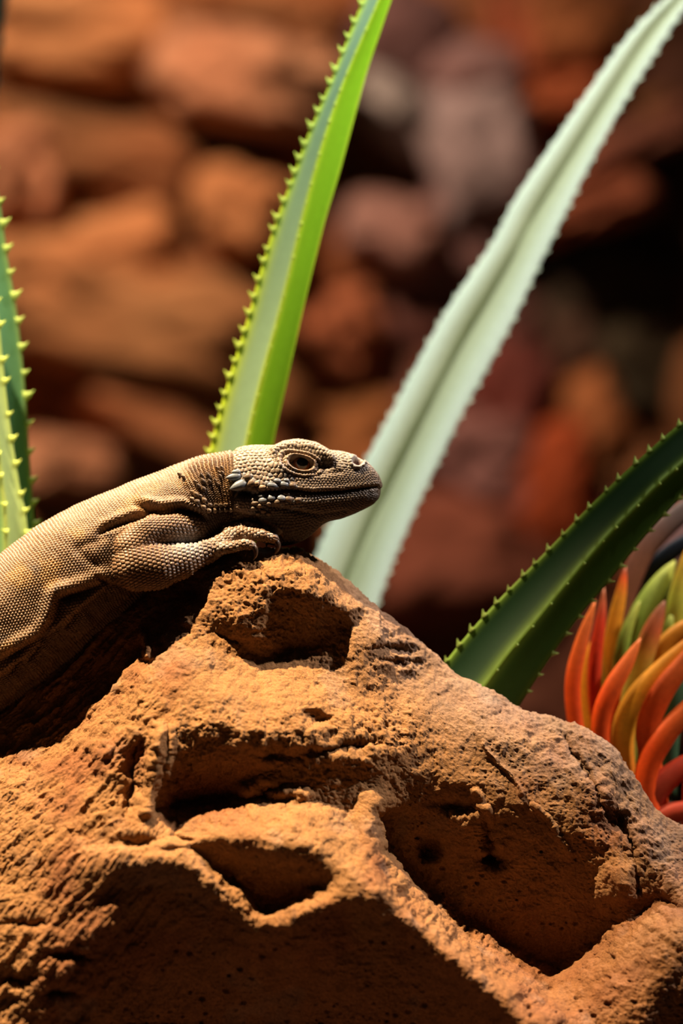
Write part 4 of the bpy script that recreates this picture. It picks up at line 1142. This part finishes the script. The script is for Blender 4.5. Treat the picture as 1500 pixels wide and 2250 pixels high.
def tooth_shape():
    V = []; ring = 6
    for j, (z, r, sh) in enumerate([(-0.1, 0.62, 0.0), (0.15, 0.42, 0.0), (0.45, 0.24, 0.06), (0.75, 0.12, 0.18), (1.0, 0.03, 0.34)]):
        for i in range(ring):
            a = 2 * math.pi * i / ring; V.append((r * math.cos(a) + sh, r * math.sin(a) * 0.8, z))
    f = []
    for j in range(4):
        for i in range(ring): f.append((j * ring + i, j * ring + (i + 1) % ring, (j + 1) * ring + (i + 1) % ring, (j + 1) * ring + i))
    f.append(tuple(range(ring))[::-1]); f.append(tuple(range(4 * ring, 5 * ring)))
    return V, f

# centre leaf, bright green
Lc = [(300, 2460), (340, 1900), (400, 1300), (458, 1000), (497, 850), (540, 710), (573, 590), (605, 487), (640, 393), (678, 290), (722, 187), (760, 90), (797, 0), (870, -160), (960, -330)]
Kc = [(400, 2460), (440, 1900), (490, 1280), (542, 978), (576, 830), (609, 707), (636, 600), (662, 489), (686, 393), (714, 296), (745, 204), (785, 106), (828, 9), (890, -150), (966, -330)]
Rc = [(470, 2460), (510, 1900), (550, 1260), (598, 985), (633, 828), (664, 690), (690, 582), (716, 480), (745, 384), (776, 270), (806, 160), (836, 70), (862, -6), (912, -150), (972, -330)]
spiny_leaf('spiny_leaf', 'tall bright green toothed leaf rising behind the lizard\'s neck', 'leaf', Lc, Kc, Rc, 0.080, 0.010, 0.004,
           (0.27, 0.42, 0.27), (0.60, 0.78, 0.04), (0.27, 0.54, 0.012), (0.55, 0.70, 0.12),
           [('L', 42, 18, 1.0, 0.25, 0.16, 0.46, 0.98), ('K', 36, 7, 0.6, 0.1, 0.2, 0.46, 0.98)], edge_w=0.26)
# pale leaf
Lw = [(330, 2500), (520, 1700), (696, 1213), (812, 994), (910, 809), (974, 693), (1031, 607), (1089, 520), (1130, 439), (1216, 312), (1303, 185), (1384, 75), (1459, 0), (1580, -110), (1700, -200)]
Kw = [(420, 2500), (610, 1720), (775, 1262), (868, 1050), (958, 870), (1018, 754), (1077, 655), (1133, 556), (1178, 470), (1254, 346), (1338, 211), (1415, 92), (1482, 10), (1590, -104), (1704, -198)]
Rw = [(520, 2500), (690, 1760), (826, 1340), (898, 1156), (1000, 940), (1062, 826), (1125, 710), (1176, 600), (1228, 497), (1286, 381), (1370, 228), (1447, 106), (1505, 17), (1600, -98), (1708, -196)]
spiny_leaf('spiny_leaf', 'long pale whitish-green toothed leaf slanting up to the right', 'leaf', Lw, Kw, Rw, 0.185, -0.012, 0.012,
           (0.50, 0.54, 0.32), (0.70, 0.80, 0.68), (0.50, 0.54, 0.32), (0.70, 0.78, 0.60),
           [('L', 66, 10, 1.0, 0.5, 0.2, 0.14, 0.97), ('R', 66, 10, 1.0, 0.5, 0.2, 0.14, 0.97)], face_bulge=0.5, edge_w=0.62, keel_e=0.0, redge_w=0.62, redge_e=1.0)
# right leaf, dark green; shaded left face and lit keel painted into the colour
Lr = [(560, 2420), (720, 1900), (880, 1580), (972, 1462), (1018, 1404), (1078, 1336), (1148, 1264), (1218, 1192), (1286, 1121), (1356, 1053), (1416, 998), (1480, 942), (1560, 880), (1700, 790), (1800, 735)]
Kr = [(640, 2460), (810, 1960), (980, 1625), (1072, 1500), (1118, 1438), (1172, 1374), (1232, 1300), (1290, 1230), (1345, 1168), (1402, 1110), (1450, 1062), (1505, 1014), (1580, 945), (1706, 825), (1803, 740)]
Rr = [(720, 2480), (900, 2000), (1060, 1680), (1140, 1552), (1178, 1492), (1226, 1420), (1280, 1346), (1336, 1280), (1388, 1214), (1436, 1157), (1478, 1112), (1528, 1056), (1600, 975), (1712, 845), (1806, 745)]
spiny_leaf('spiny_leaf', 'dark green toothed leaf leaning right, in front of the orange succulent', 'leaf', Lr, Kr, Rr, 0.032, 0.010, 0.004,
           (0.010, 0.042, 0.014), (0.22, 0.36, 0.05), (0.07, 0.17, 0.035), (0.36, 0.48, 0.12),
           [('L', 40, 13.5, 1.0, 0.25, 0.12, 0.19, 0.94), ('K', 24, 8, 0.5, 0.1, 0.2, 0.20, 0.9), ('R', 28, 14, 1.0, 0.3, 0.2, 0.19, 0.9)], ybase=0.045, keel_w=0.16, keel_e=0.75)
# two leaves at the left edge
La = [(-60, 2460), (-40, 1800), (-60, 1200), (-70, 1000), (-85, 850), (-105, 700), (-130, 560), (-150, 430), (-150, 280), (-120, 100)]
Ka = [(40, 2460), (40, 1800), (10, 1200), (0, 1010), (-10, 850), (-30, 700), (-65, 560), (-85, 430), (-100, 280), (-112, 98)]
Ra = [(140, 2460), (112, 1800), (80, 1210), (65, 1010), (56, 850), (38, 690), (16, 560), (-4, 420), (-40, 270), (-104, 96)]
spiny_leaf('spiny_leaf', 'blue-green toothed leaf at the left edge behind the lighter one', 'leaf', La, Ka, Ra, 0.085, 0.008, 0.005,
           (0.15, 0.34, 0.17), (0.50, 0.70, 0.16), (0.16, 0.40, 0.20), (0.56, 0.74, 0.2),
           [('R', 30, 21, 1.0, 0.2, 0.15, 0.26, 0.96)], group='leaves at the left edge')
Lb = [(-160, 2460), (-110, 1800), (-100, 1250), (-110, 1050), (-120, 900), (-135, 780), (-150, 660), (-155, 520), (-140, 380)]
Kb = [(-30, 2460), (0, 1800), (14, 1215), (2, 1040), (-14, 900), (-36, 780), (-65, 660), (-95, 520), (-130, 378)]
Rb = [(90, 2460), (80, 1800), (64, 1215), (42, 1060), (20, 915), (5, 780), (-10, 640), (-50, 510), (-122, 376)]
spiny_leaf('spiny_leaf', 'light yellow-green toothed leaf at the left edge above the lizard\'s back', 'leaf', Lb, Kb, Rb, 0.065, 0.010, 0.005,
           (0.22, 0.46, 0.2), (0.72, 0.88, 0.22), (0.62, 0.80, 0.30), (0.74, 0.88, 0.22),
           [('R', 24, 17, 1.0, 0.2, 0.15, 0.28, 0.96), ('K', 22, 15, 0.7, 0.2, 0.15, 0.28, 0.96)], edge_w=0.2, group='leaves at the left edge')
Lz = [(-260, 2500), (-230, 1500), (-160, 600), (-110, 200), (-60, -60), (0, -300)]
Kz = [(-200, 2500), (-160, 1500), (-100, 600), (-60, 200), (-20, -60), (10, -300)]
Rz = [(-140, 2500), (-90, 1500), (-40, 600), (-8, 190), (22, -60), (20, -300)]
spiny_leaf('spiny_leaf', 'blurred grey-white leaf edge in the top left corner', 'leaf', Lz, Kz, Rz, 0.27, -0.008, 0.01,
           (0.5, 0.6, 0.58), (0.6, 0.7, 0.66), (0.52, 0.62, 0.6), (0.6, 0.7, 0.6), [('R', 30, 10, 1.0, 0.4, 0.2, 0.2, 0.97)], group='leaves at the left edge')

# ================================================================== ORANGE SUCCULENT
suc = thing('succulent_plant', tuple(P(1440, FLOOR_PY, 0.10) * np.array([1, 1, 0])), 'orange and yellow finger-leaved succulent behind the rock at the right edge', 'plant')
def ramp(stops, t):
    ts = [s[0] for s in stops]; cs = np.array([s[1] for s in stops]); return np.stack([np.interp(t, ts, cs[:, i]) for i in range(3)], -1)
ORr = (0.70, 0.068, 0.005); REd = (0.55, 0.034, 0.006); YLw = (0.66, 0.235, 0.010); GRn = (0.20, 0.32, 0.04); OLv = (0.22, 0.24, 0.03); BRn = (0.28, 0.09, 0.03); DRd = (0.30, 0.03, 0.015)
def finger(pts, y, r, stops, parent, name='leaf', flat=0.75, mat=None):
    """pts base -> tip in px; r px half width"""
    p = crom(np.array([(a, b) for a, b in pts], float), 22)
    t = np.linspace(0, 1, 22)
    rr = r * np.where(t < 0.45, 0.80 + 0.20 * np.sin(t / 0.45 * np.pi / 2), np.maximum(0.02, (1 - ((t - 0.45) / 0.55) ** 2.4)) ** 0.75)
    y = y * 0.72; rr = rr * 1.2
    q = -np.asarray(y) / S
    yq = q + 12 * np.sin(t * np.pi)
    V, fc, tt = tube(np.column_stack([p, yq, rr]), 12, 22, flat)
    wv = P(V[:, 0], V[:, 1], -V[:, 2] * S)
    col = ramp(stops, tt) * (1 + 0.12 * fbm(np.column_stack([V[:, 0], V[:, 1], V[:, 2]]) / 22, 2, int(abs(pts[0][0]) + r)))[:, None]
    return obj(name, mesh_py(name, wv, fc, np.clip(col, 0, 1)), mat or M_succ, parent)
s_or = [(0, ORr), (0.5, ORr), (1, (0.72, 0.17, 0.03))]
s_rd = [(0, ORr), (0.45, REd), (0.8, REd), (1, (0.45, 0.14, 0.05))]
s_yo = [(0, ORr), (0.35, (0.75, 0.33, 0.02)), (0.8, YLw), (1, ORr)]
s_yr = [(0, OLv), (0.4, YLw), (0.75, YLw), (0.92, ORr), (1, BRn)]
s_gn = [(0, (0.06, 0.10, 0.02)), (0.5, GRn), (1, (0.42, 0.42, 0.06))]
s_gr = [(0, OLv), (0.45, (0.42, 0.26, 0.03)), (0.7, (0.55, 0.12, 0.03)), (1, BRn)]
s_dr = [(0, DRd), (0.6, (0.45, 0.05, 0.02)), (1, REd)]
FL = [
    ([(1300, 1700), (1268, 1610), (1258, 1504), (1277, 1411), (1308, 1318)], .085, 15, s_or),
    ([(1345, 1720), (1318, 1610), (1306, 1520), (1308, 1440), (1319, 1364), (1327, 1290)], .095, 13, s_rd),
    ([(1325, 1720), (1302, 1610), (1289, 1520), (1298, 1440), (1312, 1390)], .100, 14, s_yo),
    ([(1345, 1720), (1321, 1630), (1323, 1567), (1345, 1511), (1376, 1458), (1407, 1402)], .070, 18, s_or),
    ([(1380, 1700), (1382, 1560), (1404, 1473), (1423, 1411), (1441, 1364), (1460, 1320)], .090, 20, s_gr),
    ([(1350, 1680), (1350, 1575), (1379, 1504), (1404, 1442), (1425, 1405)], .096, 13, s_or),
    ([(1440, 1620), (1440, 1500), (1452, 1432), (1500, 1382), (1560, 1350)], .100, 18, s_yo),
    ([(1400, 1800), (1372, 1690), (1370, 1600), (1398, 1535), (1448, 1479), (1510, 1420), (1560, 1370)], .075, 22, s_yo),
    ([(1450, 1780), (1425, 1650), (1424, 1590), (1455, 1520), (1505, 1452), (1550, 1380)], .066, 22, s_or),
    ([(1450, 1850), (1420, 1750), (1424, 1680), (1460, 1616), (1510, 1556), (1560, 1500)], .058, 22, s_or),
    ([(1470, 1880), (1425, 1790), (1440, 1740), (1490, 1690), (1560, 1640)], .062, 24, s_dr),
    ([(1370, 1640), (1345, 1500), (1340, 1430), (1351, 1364), (1364, 1302), (1374, 1244)], .110, 14, s_yr),
    ([(1390, 1620), (1362, 1480), (1368, 1420), (1382, 1370), (1406, 1320)], .104, 12, s_gn),
    ([(1420, 1640), (1388, 1460), (1404, 1374), (1441, 1299), (1482, 1232)], .118, 26, s_gn),
    ([(1480, 1600), (1472, 1450), (1484, 1350), (1500, 1271), (1515, 1190)], .112, 20, [(0, GRn), (0.6, (0.5, 0.5, 0.05)), (1, YLw)]),
    ([(1465, 1520), (1464, 1420), (1470, 1375), (1477, 1344)], .106, 9, s_gn),
    ([(1470, 1760), (1468, 1640), (1480, 1560), (1510, 1500), (1560, 1440)], .095, 20, [(0, (0.03, 0.07, 0.03)), (1, (0.10, 0.22, 0.10))]),
    ([(1440, 1700), (1436, 1600), (1440, 1520), (1460, 1450)], .110, 18, s_gn),
    ([(1400, 1760), (1392, 1660), (1400, 1580), (1420, 1500)], .112, 18, s_gn),
    ([(1350, 1700), (1330, 1560), (1330, 1480), (1342, 1400)], .115, 15, [(0, OLv), (0.6, (0.30, 0.20, 0.02)), (1, YLw)]),
    ([(1480, 1900), (1440, 1820), (1470, 1790), (1530, 1770), (1590, 1700)], .060, 20, s_dr),
    ([(1520, 1850), (1530, 1700), (1560, 1600), (1620, 1500)], .08, 24, s_or), ([(1560, 1800), (1580, 1650), (1600, 1500), (1600, 1400)], .10, 24, s_yo),
]
for pts, y, r, st in FL: finger(pts, y, r, st, suc)
# short woody stem down to the ground
st_p = [(1470, FLOOR_PY, -0.09 / S, 46), (1465, 2200, -0.09 / S, 40), (1450, 1900, -0.09 / S, 36), (1445, 1740, -0.09 / S, 30)]
V, fc, _ = tube(st_p, 12, 14)
obj('stem', mesh_py('stem', to_world(V), fc, np.tile([0.07, 0.04, 0.025], (len(V), 1))), M_succ, suc)

# dark strap leaves arching behind the succulent
strap = thing('strap_leaf_plant', tuple(P(1400, FLOOR_PY, 0.16) * np.array([1, 1, 0])), 'plant with arching brown and blue-black strap leaves above the succulent', 'plant')
finger([(1340, 1480), (1362, 1350), (1404, 1231), (1448, 1171), (1510, 1118), (1600, 1060), (1700, 1020)], .135, 20, [(0, (0.25, 0.06, 0.02)), (0.35, (0.22, 0.075, 0.04)), (0.6, (0.12, 0.07, 0.055)), (1, (0.10, 0.065, 0.055))], strap, 'strap_leaf', 0.35)
finger([(1350, 1480), (1372, 1340), (1423, 1262), (1460, 1224), (1510, 1190), (1600, 1150), (1700, 1130)], .145, 16, [(0, (0.10, 0.05, 0.03)), (0.4, (0.015, 0.022, 0.035)), (1, (0.02, 0.03, 0.05))], strap, 'strap_leaf', 0.4)
finger([(1360, 1500), (1400, 1320), (1450, 1230), (1510, 1160), (1600, 1100)], .165, 34, [(0, (0.22, 0.06, 0.03)), (0.5, (0.20, 0.085, 0.07)), (1, (0.13, 0.065, 0.055))], strap, 'strap_leaf', 0.3)
V, fc, _ = tube([(1395, FLOOR_PY, -0.15 / S, 34), (1390, 2100, -0.15 / S, 30), (1370, 1700, -0.15 / S, 28), (1350, 1470, -0.15 / S, 26)], 12, 14)
obj('stem', mesh_py('stem', to_world(V), fc, np.tile([0.09, 0.045, 0.03], (len(V), 1))), M_succ, strap)
